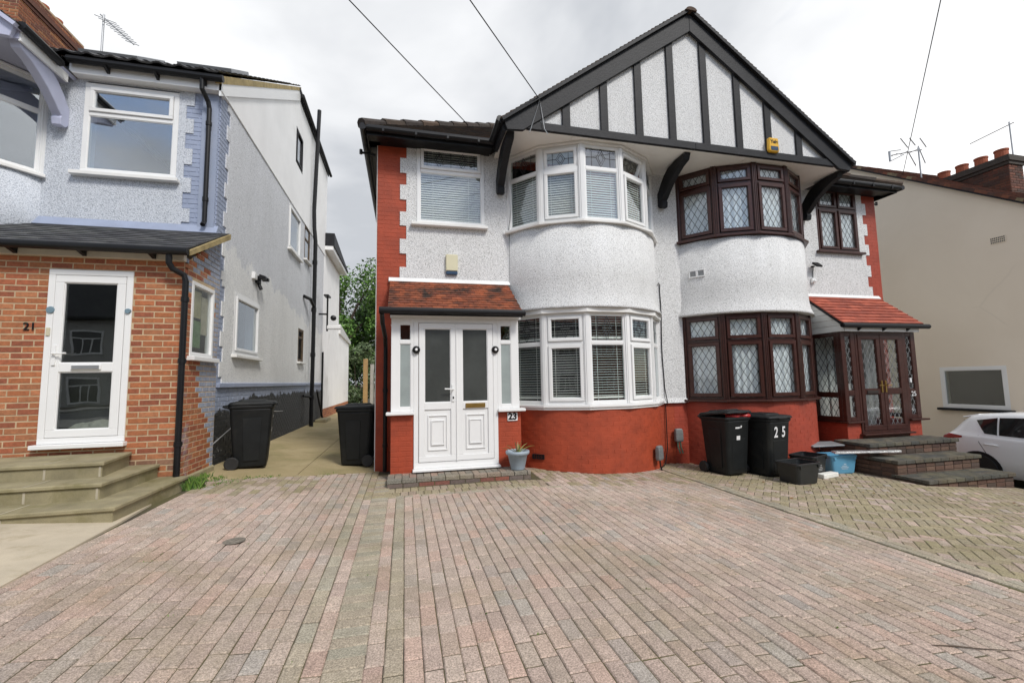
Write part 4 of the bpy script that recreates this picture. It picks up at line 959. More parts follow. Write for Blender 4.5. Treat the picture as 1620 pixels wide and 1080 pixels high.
for x0 in (-6.3, -4.6):
    b = MB(); A_ = Vector((x0, 7.46, 6.38))+sv*3.0+nv*.07
    b.add([A_, A_+Vector((1.0, 0, 0)), A_+Vector((1.0, 0, 0))+sv*1.2, A_+sv*1.2]+[p+nv*.09 for p in (A_, A_+Vector((1.0, 0, 0)), A_+Vector((1.0, 0, 0))+sv*1.2, A_+sv*1.2)], [(4, 5, 6, 7), (0, 1, 5, 4), (1, 2, 6, 5), (2, 3, 7, 6), (3, 0, 4, 7)]); b.build('roof_light', METALG, r21)
# eaves of the front, upper window, bay and gable on the left
b = MB(); b.box(-4.90, XS+.06, 7.56, 7.585, 6.17, 6.32); b.box(-4.90, XS+.06, 7.586, YF+.1, 6.17, 6.19); b.build('fascia', UPVC, H21)
b = MB(); b.tube([(-4.88, 7.49, 6.33), (XS+.10, 7.49, 6.325)], .055, 12)
for x in (-4.4, -3.75, -3.1): b.prism([(x-.02, 7.56, 6.31), (x-.02, 7.43, 6.28), (x-.02, 7.56, 6.21)], (.04, 0, 0))
b.build('gutter', BLACKPL, H21)
b = MB(); b.tube([(-3.12, 7.48, 6.29), (-3.12, 7.49, 6.12), (-3.07, 7.60, 5.98), (-3.06, 7.63, 5.88), (-3.06, 7.63, 4.02), (-3.06, 7.57, 3.95)], .034, 12)
for z in (5.6, 4.35): b.tube([(-3.06, 7.63, z), (-3.06, 7.63, z+.06)], .043, 12)
b.build('downpipe', BLACKPL, H21)
W = Win(UPVC); O = (-4.76, YF-.012); W.fr.ring(O, TX, NX, 0, 1.25, 4.69, 6.12, .07, -.09, 0); W.fr.obox(O, TX, NX, .07, 1.18, -.085, -.003, 5.60, 5.66)
W.pane_set(O, TX, NX, .07, 1.18, 4.76, 5.60, glass=GLASSU); W.pane_set(O, TX, NX, .07, 1.18, 5.66, 6.05, None, None, True, glass=GLASSU); wn = W.done('window', H21)
b = MB(); b.box(-4.85, -3.45, YF-.10, YF+.05, 4.63, 4.688); b.build('window_sill', SILLW, wn, bevel=.006)
cx21 = -8.54+1.795+.02
W = white_bay('bay_window', H21, cx21, 4.60, 6.02, 5.55, [(False, False, 0, None)]*5, UPVC, None, GLASSU); bw = W.done('bay_window', H21)
b = MB(); facet_strip(b, cx21, -.1, .08, 4.55, 4.599); b.build('window_sill', SILLW, bw, bevel=.006)
b = MB(); facet_strip(b, cx21, -.1, .03, 6.021, 6.05); b.build('head_trim', SILLW, bw)
b = MB(); arc_band(b, cx21, [(3.3, 0), (4.55, 0)], inner=.2); b.build('bay_apron', BLUE_DASH, H21, smooth=True)
gable(H21, 1, -8.54, .47, LILAC, BLUE_DASH, (-8.2, -7.5, -6.8, -6.1), [(.05, .045, .04), (.07, .06, .045), (.04, .038, .035)], MATS['charcoal_roll_tile'], yf=6.66, end=3.62, soff=mat('lilac_soffit', (.40, .41, .50), .6, .1, 2))
bracket(H21, -5.0, LILAC, .47, .12)
b = MB(); b.box(-4.93, -4.90, 6.73, 7.56, 6.0, 6.19); b.build('fascia', UPVC, H21)
# chimney of the left pair
BRP = [(.30, .105, .045), (.25, .085, .042), (.20, .07, .04), (.34, .14, .06), (.16, .06, .04)]
b = MB(); b.box(-9.3, -8.36, 11.35, 13.35, 6.5, 10.55); ch = b.build('chimney', MORTAR, H21)
mb = MB()
for r in brick_rects(-9.3, -8.36, 8.2, 10.5): mb.cur = jit(random.choice(BRP), .15); brick_block(mb, straight((0, 11.35), TX, NX), *r, 0, .008)
for r in brick_rects(11.35, 13.35, 8.2, 10.5): mb.cur = jit(random.choice(BRP), .15); brick_block(mb, straight((-8.36, 0), (0, 1), (1, 0)), *r, 0, .008)
for z_, o_ in ((10.12, .03), (10.20, .06), (10.28, .03)):
    mb.cur = (.14, .06, .04); mb.box(-9.3-o_, -8.36+o_, 11.35-o_, 13.35+o_, z_, z_+.07)
mb.build('chimney_bricks', BRICK, ch, kind='stuff')
POTM = mat('terracotta_pot', (.34, .09, .04), .8, .25, 5)
for y_ in (11.7, 12.15, 12.6, 13.05):
    b = MB(); b.lathe([(.0, 10.5), (.14, 10.5), (.13, 10.9), (.15, 10.92), (.15, 10.97), (.11, 10.97), (.10, 10.6), (0, 10.6)], (-8.83, y_, 0), 16); b.build('chimney_pot', POTM, ch, smooth=False)
# brick porch: individual bricks
XB, YB = -2.83, 6.55
pw = MB(); gridwall(pw, (0, YB), TX, NX, [-7.2, -4.28, -3.39, XB-.001], [-.1, .78, 2.94, 3.10], lambda x, z: not (-4.28 < x < -3.39 and .78 < z < 2.94), -.1, -.001)
gridwall(pw, (XB, 0), (0, 1), (1, 0), [YB+.01, 6.78, 7.5, YF-.01], [-.1, 1.86, 2.9, 3.10], lambda y, z: not (6.78 < y < 7.5 and 1.86 < z < 2.9), -.1, -.001)
pw.prism([(XB-.1, YB+.02, 3.09), (XB-.1, YF-.03, 3.09), (XB-.1, YF-.03, 3.72)], (.092, 0, 0))
pwo = pw.build('porch_wall', MORTAR, H21)
BR21 = [(.37, .125, .052), (.40, .145, .06), (.34, .105, .048), (.39, .155, .07), (.30, .092, .046), (.38, .13, .052)]
fr_ = brick_rects(-7.2, XB-.004, .10, 3.09, [(-4.28, -3.39, .77, 2.94)])
def px_area(r):
    c = ((r[0]+r[1])/2, YB, (r[2]+r[3])/2); z = in_view(c); return (r[1]-r[0])/(z*z) if z else 0
fr_ = [r for r in fr_]; order = sorted(range(len(fr_)), key=lambda i: -px_area(fr_[i])); sel = set(order[:300]); cache = {}; rest_b = MB()
for i, r in enumerate(fr_):
    if r[2] < .55 and random.random() < .7: colr = jit(random.choice([(.28, .15, .09), (.24, .12, .075)]), .15)
    else: colr = None
    if i in sel:
        key = (round(r[1]-r[0], 3), random.randrange(len(BR21)), random.randrange(3), colr is not None)
        if key not in cache:
            t_ = MB(); t_.cur = colr or jit(BR21[key[1]], .15); brick_block(t_, lambda a, d, z: (a, -d, z), 0, r[1]-r[0], 0, r[3]-r[2], -.02, .006); cache[key] = t_.mesh('brick', BRICK)
        o = bpy.data.objects.new('brick', cache[key]); COL.objects.link(o); o.parent = pwo
        o.location = Vector((r[0], YB+.004+random.uniform(-.0015, .0015), r[2]))-H21.location
    else:
        rest_b.cur = colr or jit(random.choice(BR21), .15); brick_block(rest_b, straight((0, YB+.004), TX, NX), *r, -.02, .006)
rest_b.build('bricks', BRICK, pwo, kind='stuff')
mb = MB()
for r in brick_rects(YB+.012, YF-.02, .10, 3.7, [(6.78, 7.5, 1.85, 2.9)], off=.11):
    zc, yc = (r[2]+r[3])/2, (r[0]+r[1])/2
    if zc > 3.1+(yc-YB)*.56: continue
    mb.cur = jit((.31, .34, .42), .08) if (yc > 7.3+.25*math.sin(zc*3) or (2.6 < zc and random.random() < .45)) else jit(random.choice(BR21), .15)
    brick_block(mb, straight((XB-.004, 0), (0, 1), (1, 0)), *r, -.02, .006)
mb.build('bricks', BRICKP, pwo, kind='stuff')
b = MB(); b.box(XB-.05, XB+.03, YB-.02, YF, 0, .27); b.build('cement_skirt', CONC, pwo, bevel=.02)
W = Win(UPVC); O = (XB+.002, 0); t, n = (0, 1), (1, 0); W.fr.ring(O, t, n, 6.78, 7.5, 1.86, 2.9, .055, -.08, .01); W.pane_set(O, t, n, 6.835, 7.445, 1.915, 2.845, None, None)
wn = W.done('porch_window', H21); b = MB(); b.box(XB-.02, XB+.09, 6.72, 7.56, 1.80, 1.859); b.build('window_sill', UPVC, wn, bevel=.006)
POST = mat('printed_poster', (.55, .50, .30), .7, .3, 9)
for k, (y0, y1, z0, z1) in enumerate(((6.90, 7.2, 2.42, 2.8), (6.90, 7.22, 2.0, 2.38), (7.22, 7.42, 2.2, 2.75))):
    b = MB(); b.box(XB-.055, XB-.05, y0, y1, z0, z1); b.build('paper_sheet', [POST, mat('green_print', (.20, .33, .16), .7, .4, 12), mat('cream_print', (.6, .55, .42), .7, .2, 10)][k], wn)
b = MB(); b.ring((0, YB), TX, NX, -4.28, -3.39, .79, 2.935, .07, -.07, .015); df = b.build('door_frame', UPVC, H21, bevel=.005)
b = MB(); b.box(-4.31, -3.36, YB-.09, YB+.02, .735, .788); b.build('threshold', UPVC, df, bevel=.006)
d = leaf(H21, -4.205, -3.465, .865, 2.86, UPVC, YB-.006, 1.71, GLASSH, None, False, .09)
b = MB(); b.box(-3.98, -3.67, YB-.04, YB-.018, 1.68, 1.745); b.build('letterbox', UPVC, d, bevel=.006); b = MB(); b.box(-3.965, -3.685, YB-.046, YB-.04, 1.69, 1.735); b.build('letterbox_flap', METALG, d)
b = MB(); b.box(-4.18, -4.145, YB-.035, YB-.018, 1.74, 1.98); b.tube([(-4.162, YB-.03, 1.88), (-4.162, YB-.065, 1.88), (-4.02, YB-.065, 1.885)], .011, 8); b.build('door_handle', UPVC, d)
b = MB(); b.box(-4.262, -4.222, YB-.03, YB-.014, 2.10, 2.20); b.build('doorbell', mat('cream_plastic', (.55, .5, .36), .4), df, bevel=.004)
b = MB(); b.lathe([(0, 0), (.045, 0), (.04, -.015), (0, -.018)], (-4.235, YB-.015, 2.42), 14, 'y'); b.lathe([(0, 0), (.035, 0), (.03, -.02), (0, -.02)], (-3.425, YB-.015, 2.42), 14, 'y'); b.build('sticker', mat('blue_sticker', (.16, .24, .29), .4), df)
text('house_number', '21', .135, (-4.435, YB-.012, 2.21), (math.pi/2, 0, 0), BLACKPL, H21, .006)
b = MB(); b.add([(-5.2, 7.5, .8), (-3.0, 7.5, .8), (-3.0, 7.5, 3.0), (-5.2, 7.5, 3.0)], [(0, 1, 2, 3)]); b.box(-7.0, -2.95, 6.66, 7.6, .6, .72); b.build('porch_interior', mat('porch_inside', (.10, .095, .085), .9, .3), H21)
b = MB(); rr = random.Random(3)
for k in range(5):
    c_ = Vector((-3.95+k*.08+rr.uniform(-.05, .05), 6.78, .84+rr.uniform(0, .12))); rings = []
    for i in range(7):
        ph = math.pi*i/6; rings.append([(c_.x+.17*math.sin(ph)*math.cos(a)*(1+.15*math.sin(3*a+k)), c_.y+.09*math.sin(ph)*math.sin(a), c_.z-.10*math.cos(ph)*(1+.2*math.sin(2*a))) for a in [2*math.pi*j/12 for j in range(12)]])
    b.loft(rings)
tag(b.build('clothes_bag', mat('pale_cloth', (.5, .46, .38), .9, .25, 9, .5, 25), smooth=True), 'pile of pale clothes behind the lower pane of the brick porch door', 'clothes')
GR = [(.075, .075, .078), (.06, .06, .065), (.09, .09, .088), (.05, .051, .055)]
lean_to(H21, -7.25, XB+.10, 6.38, YF-.005, 3.225, 3.86, SLATE, GR, .30, .145, .015)
b = MB(); b.prism([(XB+.10, 6.37, 3.20), (XB+.10, YF-.01, 3.855), (XB+.10, YF-.01, 3.77), (XB+.10, 6.39, 3.14)], (.03, 0, 0)); b.build('verge_mortar', MATS['yellow_mortar'], H21)
b = MB(); b.prism([(-7.25, YF-.002, 3.83), (-7.25, YF-.07, 3.85), (-7.25, YF-.002, 3.98)], (4.36, 0, 0)); b.build('roof_flashing', BLUEPAINT, H21)
b = MB(); b.box(-7.2, XB+.01, YB-.06, YB+.02, 3.095, 3.215); b.build('porch_fascia', mat('cream_board', (.66, .60, .50), .5, .15), H21)
b = MB(); b.tube([(-7.25, 6.34, 3.19), (XB+.12, 6.34, 3.18)], .052, 12)
for x in (-4.6, -3.9, -3.15): b.prism([(x-.02, YB-.06, 3.17), (x-.02, 6.32, 3.15), (x-.02, YB-.06, 3.10)], (.04, 0, 0))
b.build('porch_gutter', BLACKPL, H21)
b = MB(); b.tube([(-2.93, 6.36, 3.14), (-2.93, 6.37, 3.03), (-2.90, 6.40, 2.96), (-2.80, 6.47, 2.90), (-2.78, 6.48, 2.82), (-2.78, 6.48, .26), (-2.76, 6.44, .22)], .036, 12)
for z in (2.55, 1.75, .7): b.tube([(-2.78, 6.48, z), (-2.78, 6.48, z+.06)], .045, 12); b.box(-2.80, -2.76, 6.49, 6.56, z+.01, z+.05)
b.build('downpipe', BLACKPL, H21)
# rear additions along the passage
b = MB(); b.box(-8.4, XS+.01, 17.21, 21.1, .55, 6.45); b.box(-8.4, XS+.01, 21.11, 24.9, .55, 3.72); b.build('rear_extension', RENDER, H21)
b = MB(); b.box(-8.4, XS+.01, 17.21, 24.88, -.1, .549); ex = b.build('extension_plinth', MORTAR, H21)
mb = MB()
for r in brick_rects(17.21, 24.88, .0, .545): mb.cur = jit(random.choice(BR21), .15); brick_block(mb, straight((XS+.01, 0), (0, 1), (1, 0)), *r, 0, .008)
mb.build('bricks', BRICK, ex, kind='stuff')
b = MB(); b.prism([(-8.4, 17.22, 6.6), (-8.4, 21.35, 6.6), (-8.4, 21.35, 6.46), (-8.4, 17.22, 6.46)], (8.4-2.62, 0, 0)); b.build('extension_roof', UPVC, H21)
b = MB(); b.prism([(-8.4, 17.22, 6.601), (-8.4, 21.4, 6.601), (-8.4, 21.4, 6.66), (-8.4, 17.22, 7.1)], (8.4-2.58, 0, 0)); b.build('extension_tiles', BLACKTIM, H21)
b = MB(); b.prism([(-8.4, 21.12, 3.721), (-8.4, 25.1, 3.55), (-8.4, 25.1, 3.70), (-8.4, 21.12, 4.15)], (8.4-2.84, 0, 0)); b.build('extension_roof', UPVC, H21)
b = MB(); b.tube([(-2.76, 14.6, .08), (-2.75, 14.6, 3.4), (-2.75, 14.6, 5.95), (-2.79, 14.6, 6.35), (-2.81, 14.6, 6.95), (-2.72, 14.6, 10.3)], .06, 12)
for z in (1.0, 2.3, 3.7, 5.2): b.tube([(-2.755, 14.6, z), (-2.755, 14.6, z+.12)], .075, 12)
b.tube([(-2.9, 13.9, 4.05), (-2.78, 14.2, 4.02), (-2.75, 14.6, 3.85)], .05, 10); b.tube([(-2.9, 14.1, 1.12), (-2.82, 14.3, 1.1), (-2.76, 14.6, 1.05)], .035, 10)
b.build('soil_pipe', BLACKPL, H21)
b = MB(); b.tube([(-2.86, 16.9, 2.6), (-2.86, 16.9, .35), (-2.8, 16.8, .25)], .035, 8); b.tube([(-2.88, 16.1, 1.2), (-2.8, 16.7, .3)], .03, 8); b.build('waste_pipe', BLACKPL, H21)
b = MB(); b.box(-2.9, -2.55, 15.9, 16.9, .06, .28); b.build('drain_kerb', CONC, H21, bevel=.02)
b = MB(); b.tube([(XS+.02, 7.9, .55)]+[(XS+.03, 7.9+k*.5, .55+.35*math.sin(k*.5)*.5+.05*k) for k in range(1, 9)], .008, 6); b.build('loose_cable', mat('grey_cable', (.4, .4, .4), .5), H21)
# ------------------------------------------------------------------ right neighbour
H27 = thing('rendered_house', 'plain beige rendered gable wall of the right neighbour with one low wide window', 'house', (15.5, 9, -.85))
def cream_mat():
    m, t, b = base('beige_render'); p = pos(t)
    c = ramp(t, noise(t, p, .7, 6, .6, .4), [(.3, (.76, .665, .54)), (.7, (.81, .715, .59))])
    v = N(t, 'ShaderNodeTexVoronoi', feature='DISTANCE_TO_EDGE', Scale=.33)
    vp_ = mix(t, .55, p, N(t, 'ShaderNodeTexNoise', Scale=1.5, Detail=6.0).outputs['Color']); lnk(t, vp_, v.inputs['Vector'])
    cr = ramp(t, v.outputs['Distance'], [(.0, (.75,)*3), (.004, (0,)*3)])
    c = mix(t, math_(t, 'MULTIPLY', math_(t, 'MULTIPLY', cr, .3), ramp(t, noise(t, p, .5, 3), [(.58, (0,)*3), (.66, (.5,)*3)])), c, (.36, .31, .25))
    lnk(t, c, b.inputs['Base Color']); b.inputs['Roughness'].default_value = .85; bump(t, b, noise(t, p, 50, 4), .12); return m
CREAM = cream_mat(); X7 = 13.8; S7 = ((X7, 0), (0, -1), (-1, 0))
b = MB(); gridwall(b, *S7, [-14.8, -8.66, -7.32, -6.5], [-1.0, .52, 1.60, 5.2], lambda a, z: not (-8.66 < a < -7.32 and .52 < z < 1.60), -.3, 0)
b.prism([(X7, 6.5, 5.2), (X7, 14.8, 5.2), (X7, 10.6, 8.08)], (.3, 0, 0)); b.box(X7+.3, 19.4, 6.5, 6.8, -1, 5.2); b.box(X7+.3, 19.4, 14.5, 14.8, -1, 5.2); b.build('gable_wall', CREAM, H27)
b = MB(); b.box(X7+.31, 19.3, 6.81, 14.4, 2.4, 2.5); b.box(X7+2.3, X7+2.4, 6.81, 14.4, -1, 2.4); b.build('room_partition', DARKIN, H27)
W = Win(UPVC); t, n = (0, -1), (-1, 0); O = (X7-.005, 0); W.fr.ring(O, t, n, -8.66, -7.32, .55, 1.60, .09, -.1, 0); W.pane_set(O, t, n, -8.57, -7.41, .64, 1.51, glass=GLASSH); wn = W.done('window', H27)
b = MB(); b.box(X7-.11, X7, 7.24, 8.74, .49, .549); b.build('window_sill', BLACKTIM, wn, bevel=.005)
b = MB(); b.box(X7-.012, X7+.02, 7.05, 7.35, 4.52, 4.68); vt = b.build('air_brick', CREAM, H27)
b = MB()
for i in range(8):
    for k in range(3): b.box(X7-.016, X7-.011, 7.07+i*.034, 7.09+i*.034, 4.535+k*.05, 4.565+k*.05)
b.build('vent_holes', BLACKTIM, vt)
RB = [(.15, .055, .032), (.11, .045, .03), (.08, .04, .03), (.18, .065, .036)]
b = MB(); tb = MB(); sv = Vector((0, 4.2, 2.98)).normalized(); nv = Vector((0, -sv.z, sv.y)); P0 = Vector((X7-.12, 6.15, 4.98))
tile_mesh(tb, P0+nv*.02, (1, 0, 0), sv, nv, 6.0, 5.55, .2, .14, .03, RB)
q = [P0, P0+Vector((6, 0, 0)), P0+Vector((6, 0, 0))+sv*5.55, P0+sv*5.55]; b.add([p+nv*.015 for p in q]+[p-nv*.06 for p in q]+[Vector((X7-.12, 15.0, 4.98)), Vector((X7+5.88, 15.0, 4.98))], [(0, 1, 2, 3), (7, 6, 5, 4), (0, 3, 7, 4), (3, 2, 9, 8)])
r7 = b.build('roof', BLACKTIM, H27); tb.build('roof_tiles', TILEDK, r7, kind='stuff')
b = MB(); 
for k in range(38):
    p_ = P0+sv*(k*.146); b.cur = jit(random.choice(RB+[(.22, .17, .10)]), .25); q = [p_+Vector((-.01, 0, 0))-nv*.02, p_+Vector((-.01, 0, 0))+nv*.055, p_+sv*.15+Vector((-.01, 0, 0))+nv*.04, p_+sv*.15+Vector((-.01, 0, 0))-nv*.02]; b.prism(q, (.14, 0, 0))
b.build('verge_tiles', TILEDK, r7, kind='stuff')
CB = [(.10, .045, .03), (.13, .05, .032), (.075, .04, .03), (.16, .06, .035)]
b = MB(); b.box(16.0, 16.55, 7.95, 9.85, 5.0, 7.25); ch7 = b.build('chimney', mat('dark_mortar', (.10, .08, .06), .95, .25), H27); mb = MB()
for r in brick_rects(7.95, 9.85, 5.6, 7.2): mb.cur = jit(random.choice(CB), .2); brick_block(mb, straight((16.0, 0), (0, 1), (-1, 0)), *r, 0, .008)
for r in brick_rects(16.0, 16.55, 5.6, 7.2): mb.cur = jit(random.choice(CB), .2); brick_block(mb, straight((0, 7.95), TX, NX), *r, 0, .008)
for z_, o_ in ((7.10, .04), (7.19, .075), (7.28, .045)): mb.cur = (.06, .05, .04); mb.box(16.0-o_, 16.55+o_, 7.95-o_, 9.85+o_, z_, z_+.085)
mb.build('chimney_bricks', BRICK, ch7, kind='stuff')
for y_ in (8.2, 8.65, 9.1, 9.55):
    b = MB(); b.lathe([(0, 7.3), (.15, 7.3), (.14, 7.6), (.155, 7.61), (.155, 7.65), (.12, 7.65), (.11, 7.35), (0, 7.35)], (16.27, y_, 0), 16); b.build('chimney_pot', POTM, ch7)
b = MB(); b.box(15.9, 16.7, 7.80, 7.94, 5.75, 5.95); b.build('lead_flashing', METALG, ch7)
# ------------------------------------------------------------------ steps at the three doors
def step_slab(root, name, poly, z0, z1, m, nose=.03, face=None, bev=.008):
    """tread with nosing on a riser; poly runs front edge first"""
    cx_ = sum(p[0] for p in poly)/len(poly); cy_ = sum(p[1] for p in poly)/len(poly)
    sh = lambda p, d: (p[0]+(d if p[0] > cx_ else -d), p[1]-(d if p[1] < cy_ else 0))
    b = MB(); b.prism([(*p, z0) for p in poly], (0, 0, z1-.045-z0)); b.build('riser', face or m, root, bevel=.004)
    b = MB(); b.prism([(*sh(p, nose), z1-.044) for p in poly], (0, 0, .044)); return b.build(name, m, root, bevel=bev)
S21 = thing('concrete_steps', 'three mossy concrete steps with cut corners leading to the brick porch', 'steps', (-4.2, 5.8, .2))
def cut(x1, y0, xb, yb, c=.0): return [(-6.4, y0), (x1, y0), (xb, yb), (-6.4, yb)]
for (x1, y0, xb, zt) in ((-2.69, 5.08, -2.68, .33), (-3.0, 5.43, -3.0, .495), (-3.17, 5.76, -3.31, .66)):
    p = [(-6.4, y0), (x1-.0, y0), (xb, YB-.03), (-6.4, YB-.03)]
    step_slab(S21, 'tread', p, .0 if zt < .4 else zt-.18, zt, CONC, .025, bev=.01)
MORTL = mat('pale_pointing', (.45, .40, .30), .9, .2, 5)
b = MB()
for x_, y0, zt in ((-3.55, 5.04, .33), (-4.35, 5.04, .33), (-3.62, 5.40, .495), (-4.3, 5.40, .495), (-3.68, 5.73, .66), (-4.3, 5.73, .66)): b.box(x_-.006, x_+.006, y0+.008, y0+.36, zt+.0005, zt+.002)
for x_, y0, z0, z1 in ((-3.55, 5.08, .2, .28), (-4.35, 5.08, .2, .28), (-3.62, 5.43, .335, .445), (-4.3, 5.43, .335, .445), (-3.68, 5.76, .50, .61), (-4.3, 5.76, .50, .61), (-3.02, 5.43, .335, .445), (-3.19, 5.76, .50, .61)): b.box(x_-.010, x_+.010, y0-.003, y0+.004, z0, z1)
b.build('joint_lines', MORTL, S21)
S23 = thing('paved_step', 'low brick-edged paved step in front of the white porch doors', 'step', (.8, 6.7, 0))
b = MB(); b.box(-.235, 1.85, 6.49, YP+.03, -.1, .075); core = b.build('step_core', JOINT, S23)
stc = [(.23, .205, .17), (.25, .215, .175), (.20, .185, .155), (.27, .215, .17)]
x = -.235
while x < 1.84:
    e = min(x+.2, 1.85); t_ = MB(); t_.cur = jit(random.choice(stc), .12); t_.box(x+.003, e-.003, 6.48, 6.575, .048, .105); t_.build('paving_block', PAVER, S23, bevel=.005)
    x += .203
x = -.235; k = 0
while x < 1.84:
    e = min(x+.1, 1.85)
    for y0, y1 in ((6.58, 6.775), (6.78, 6.92)):
        t_ = MB(); t_.cur = jit(random.choice(stc+[(.32, .22, .18)]), .12); t_.box(x+.002, e-.002, y0+.002, y1-.002, .04, .102+random.uniform(-.002, .002)); t_.build('paving_block', PAVER, S23, bevel=.004)
    x += .1022
x = -.235; 
while x < 1.84:
    e = min(x+.215, 1.85); t_ = MB(); t_.cur = jit(random.choice([(.26, .09, .06), (.2, .08, .06), (.17, .13, .11)]), .15); t_.box(x+.004, e-.004, 6.486, 6.55, -.08, .043); t_.build('riser_brick', BRICK, S23, bevel=.004); x += .219
S25 = thing('brick_steps', 'three broad brick steps with dark paved treads leading to the brown porch', 'steps', (9.3, 6.2, -.4))
STG = [(.085, .082, .07), (.105, .098, .08), (.075, .075, .068), (.12, .105, .08)]; RBR = [(.115, .062, .042), (.095, .055, .04), (.145, .085, .058), (.085, .058, .045)]
for (y0, zt, x1, yb) in ((5.52, -.29, 10.27, 5.97), (5.97, -.05, 10.27, 6.42), (6.42, .176, 10.48, 6.99)):
    x0 = 8.30; b = MB(); b.box(x0+.012, x1-.012, y0+.012, YP+.08, -.7, zt-.06); b.build('step_core', MATS['dark_mortar'], S25)
    z = zt-.065-.075
    while z > -.7:
        xx = x0
        while xx < x1-.03:
            e = min(xx+.215, x1)
            if z > g((xx+e)/2)-.12:
                t_ = MB(); t_.cur = jit(random.choice(RBR), .2); t_.box(xx+.003, e-.005, y0+random.uniform(0, .003), y0+.011+.05, z, z+.066); t_.build('riser_brick', BRICK, S25, bevel=.004)
            xx += .22
        yy = y0+.06
        while yy < yb+.5:
            t_ = MB(); t_.cur = jit(random.choice(RBR), .2); t_.box(x0+random.uniform(0, .003), x0+.06, yy+.003, min(yy+.215, yb+.5), z, z+.066); 
            if z > g(x0)-.15: t_.build('riser_brick', BRICK, S25, bevel=.004)
            yy += .22
        z -= .0755
    xx = x0-.03
    while xx < x1+.02:
        e = min(xx+.2, x1+.03); t_ = MB(); t_.cur = jit(random.choice(STG), .15); t_.box(xx+.002, e-.002, y0-.03, y0+.075, zt-.062, zt); t_.build('edge_block', PAVER, S25, bevel=.006); xx += .202
    yy = y0+.078; 
    while yy < yb+.1:
        xx = x0-.03-(.1 if int(yy*50) % 2 else 0)
        while xx < x1+.02:
            e = min(xx+.2, x1+.03); s_ = max(xx, x0-.03)
            if e-s_ > .03: t_ = MB(); t_.cur = jit(random.choice(STG), .15); t_.box(s_+.002, e-.002, yy+.002, min(yy+.098, yb+.1), zt-.05, zt-.002); t_.build('paving_block', PAVER, S25, bevel=.004)
            xx += .202
        yy += .1
# ------------------------------------------------------------------ wheelie bins and boxes
def rrect(w_, d_, r, z, cy=0, cx=0, n=5):
    pts = []
    for (sx, sy, a0) in ((1, 1, 0), (-1, 1, 90), (-1, -1, 180), (1, -1, 270)):
        for j in range(n):
            a = math.radians(a0+90*j/(n-1)); pts.append((cx+sx*(w_/2-r)+r*math.cos(a), cy+sy*(d_/2-r)+r*math.sin(a), z))
    return pts
def wheelie_bin(loc, rotz, label, lift=0.0, marks=None):
    T = thing('wheelie_bin', label, 'bin', loc, rotz, 'black wheelie bins')
    def B(mb, nm, m, par=T, **k):
        if not nm.startswith('wheel'): mb.xf(lambda v: Vector((v.x, v.y*.88, v.z)))
        else: mb.xf(lambda v: Vector((v.x, v.y-.03, v.z)))
        return mb.build(nm, m, par, world=False, **k)
    b = MB(); b.loft([rrect(.45, .50, .05, .02, .0), rrect(.46, .52, .05, .05, .0), rrect(.50, .60, .055, .5, -.0), rrect(.535, .67, .06, .90, 0), rrect(.55, .685, .06, .93, 0)], True); body = B(b, 'bin_body', BINP, smooth=True, bevel=0)
    m_ = body.data
    for p in m_.polygons: p.use_smooth = len(p.vertices) == 4
    b = MB(); b.loft([rrect(.55, .685, .06, .925), rrect(.585, .72, .065, .94), rrect(.59, .725, .065, .975), rrect(.56, .70, .06, .985)]); B(b, 'bin_rim', BINP, bevel=.004)
    for sx in (-1, 1):
        b = MB(); b.prism([(sx*.243, -.14, .12), (sx*.243, .10, .12), (sx*.268, .13, .78), (sx*.268, -.17, .78)], (sx*.006, 0, 0)); B(b, 'side_rib', BINP, bevel=.004)
    b = MB(); b.prism([(-.13, -.258, .1), (.13, -.258, .1), (.16, -.302, .62), (-.16, -.302, .62)], (0, -.012, .0)); B(b, 'front_rib', BINP, bevel=.005)
    b = MB(); b.loft([rrect(.60, .75, .07, .987, -.015), rrect(.605, .755, .07, 1.005, -.015), rrect(.57, .70, .07, 1.03, -.015), rrect(.36, .46, .08, 1.045, .0), rrect(.34, .44, .08, 1.06, .0), rrect(.30, .40, .08, 1.065, .0)])
    b.box(-.10, .10, -.42, -.38, .985, 1.0)
    lo = B(b, 'bin_lid', BINP, bevel=.004)
    if lift:
        c_ = Vector((0, .32, .99)); R_ = Matrix.Rotation(-lift, 4, 'X'); 
        for v in lo.data.vertices: v.co = c_+R_ @ (v.co-c_)
    b = MB(); b.tube([(-.24, .36, .95), (-.22, .43, .97), (.22, .43, .97), (.24, .36, .95)], .016, 8); B(b, 'bin_handle', BINP)
    b = MB(); b.tube([(-.27, .27, .10), (.27, .27, .10)], .014, 8); B(b, 'axle', METALG)
    for sx in (-1, 1):
        b = MB(); b.lathe([(.045, -.028), (.092, -.03), (.10, -.015), (.10, .015), (.092, .03), (.045, .028)], (sx*.275, .27, .10), 24, 'x'); wo = B(b, 'wheel', RUB, smooth=False, bevel=.004)
        b = MB(); b.lathe([(0, -.02), (.046, -.024), (.046, .024), (0, .02)], (sx*.275, .27, .10), 16, 'x'); B(b, 'wheel_hub', BINP, wo)
    if marks: marks(T, B)
    return T
def mk_labels(T, B):
    b = MB(); b.prism([(-.05, -.3135, .60), (.03, -.3135, .60), (.03, -.321, .67), (-.05, -.321, .67)], (0, -.001, 0)); B(b, 'sticker', STICK)
    b = MB(); b.prism([(-.08, -.331, .792), (.02, -.331, .792), (.02, -.3338, .818), (-.08, -.3338, .818)], (0, -.001, 0)); b.prism([(.03, -.3318, .80), (.055, -.3318, .80), (.075, -.334, .825), (.05, -.336, .845)], (0, -.001, 0)); B(b, 'printed_mark', STICK)
def mk_25(T, B):
    for i, c in enumerate('25'):
        text('bin_number', c, .25, (-.10+i*.185, -.293, .75), (math.radians(95.3), 0, 0), STICK, T, .001, .72, .006)
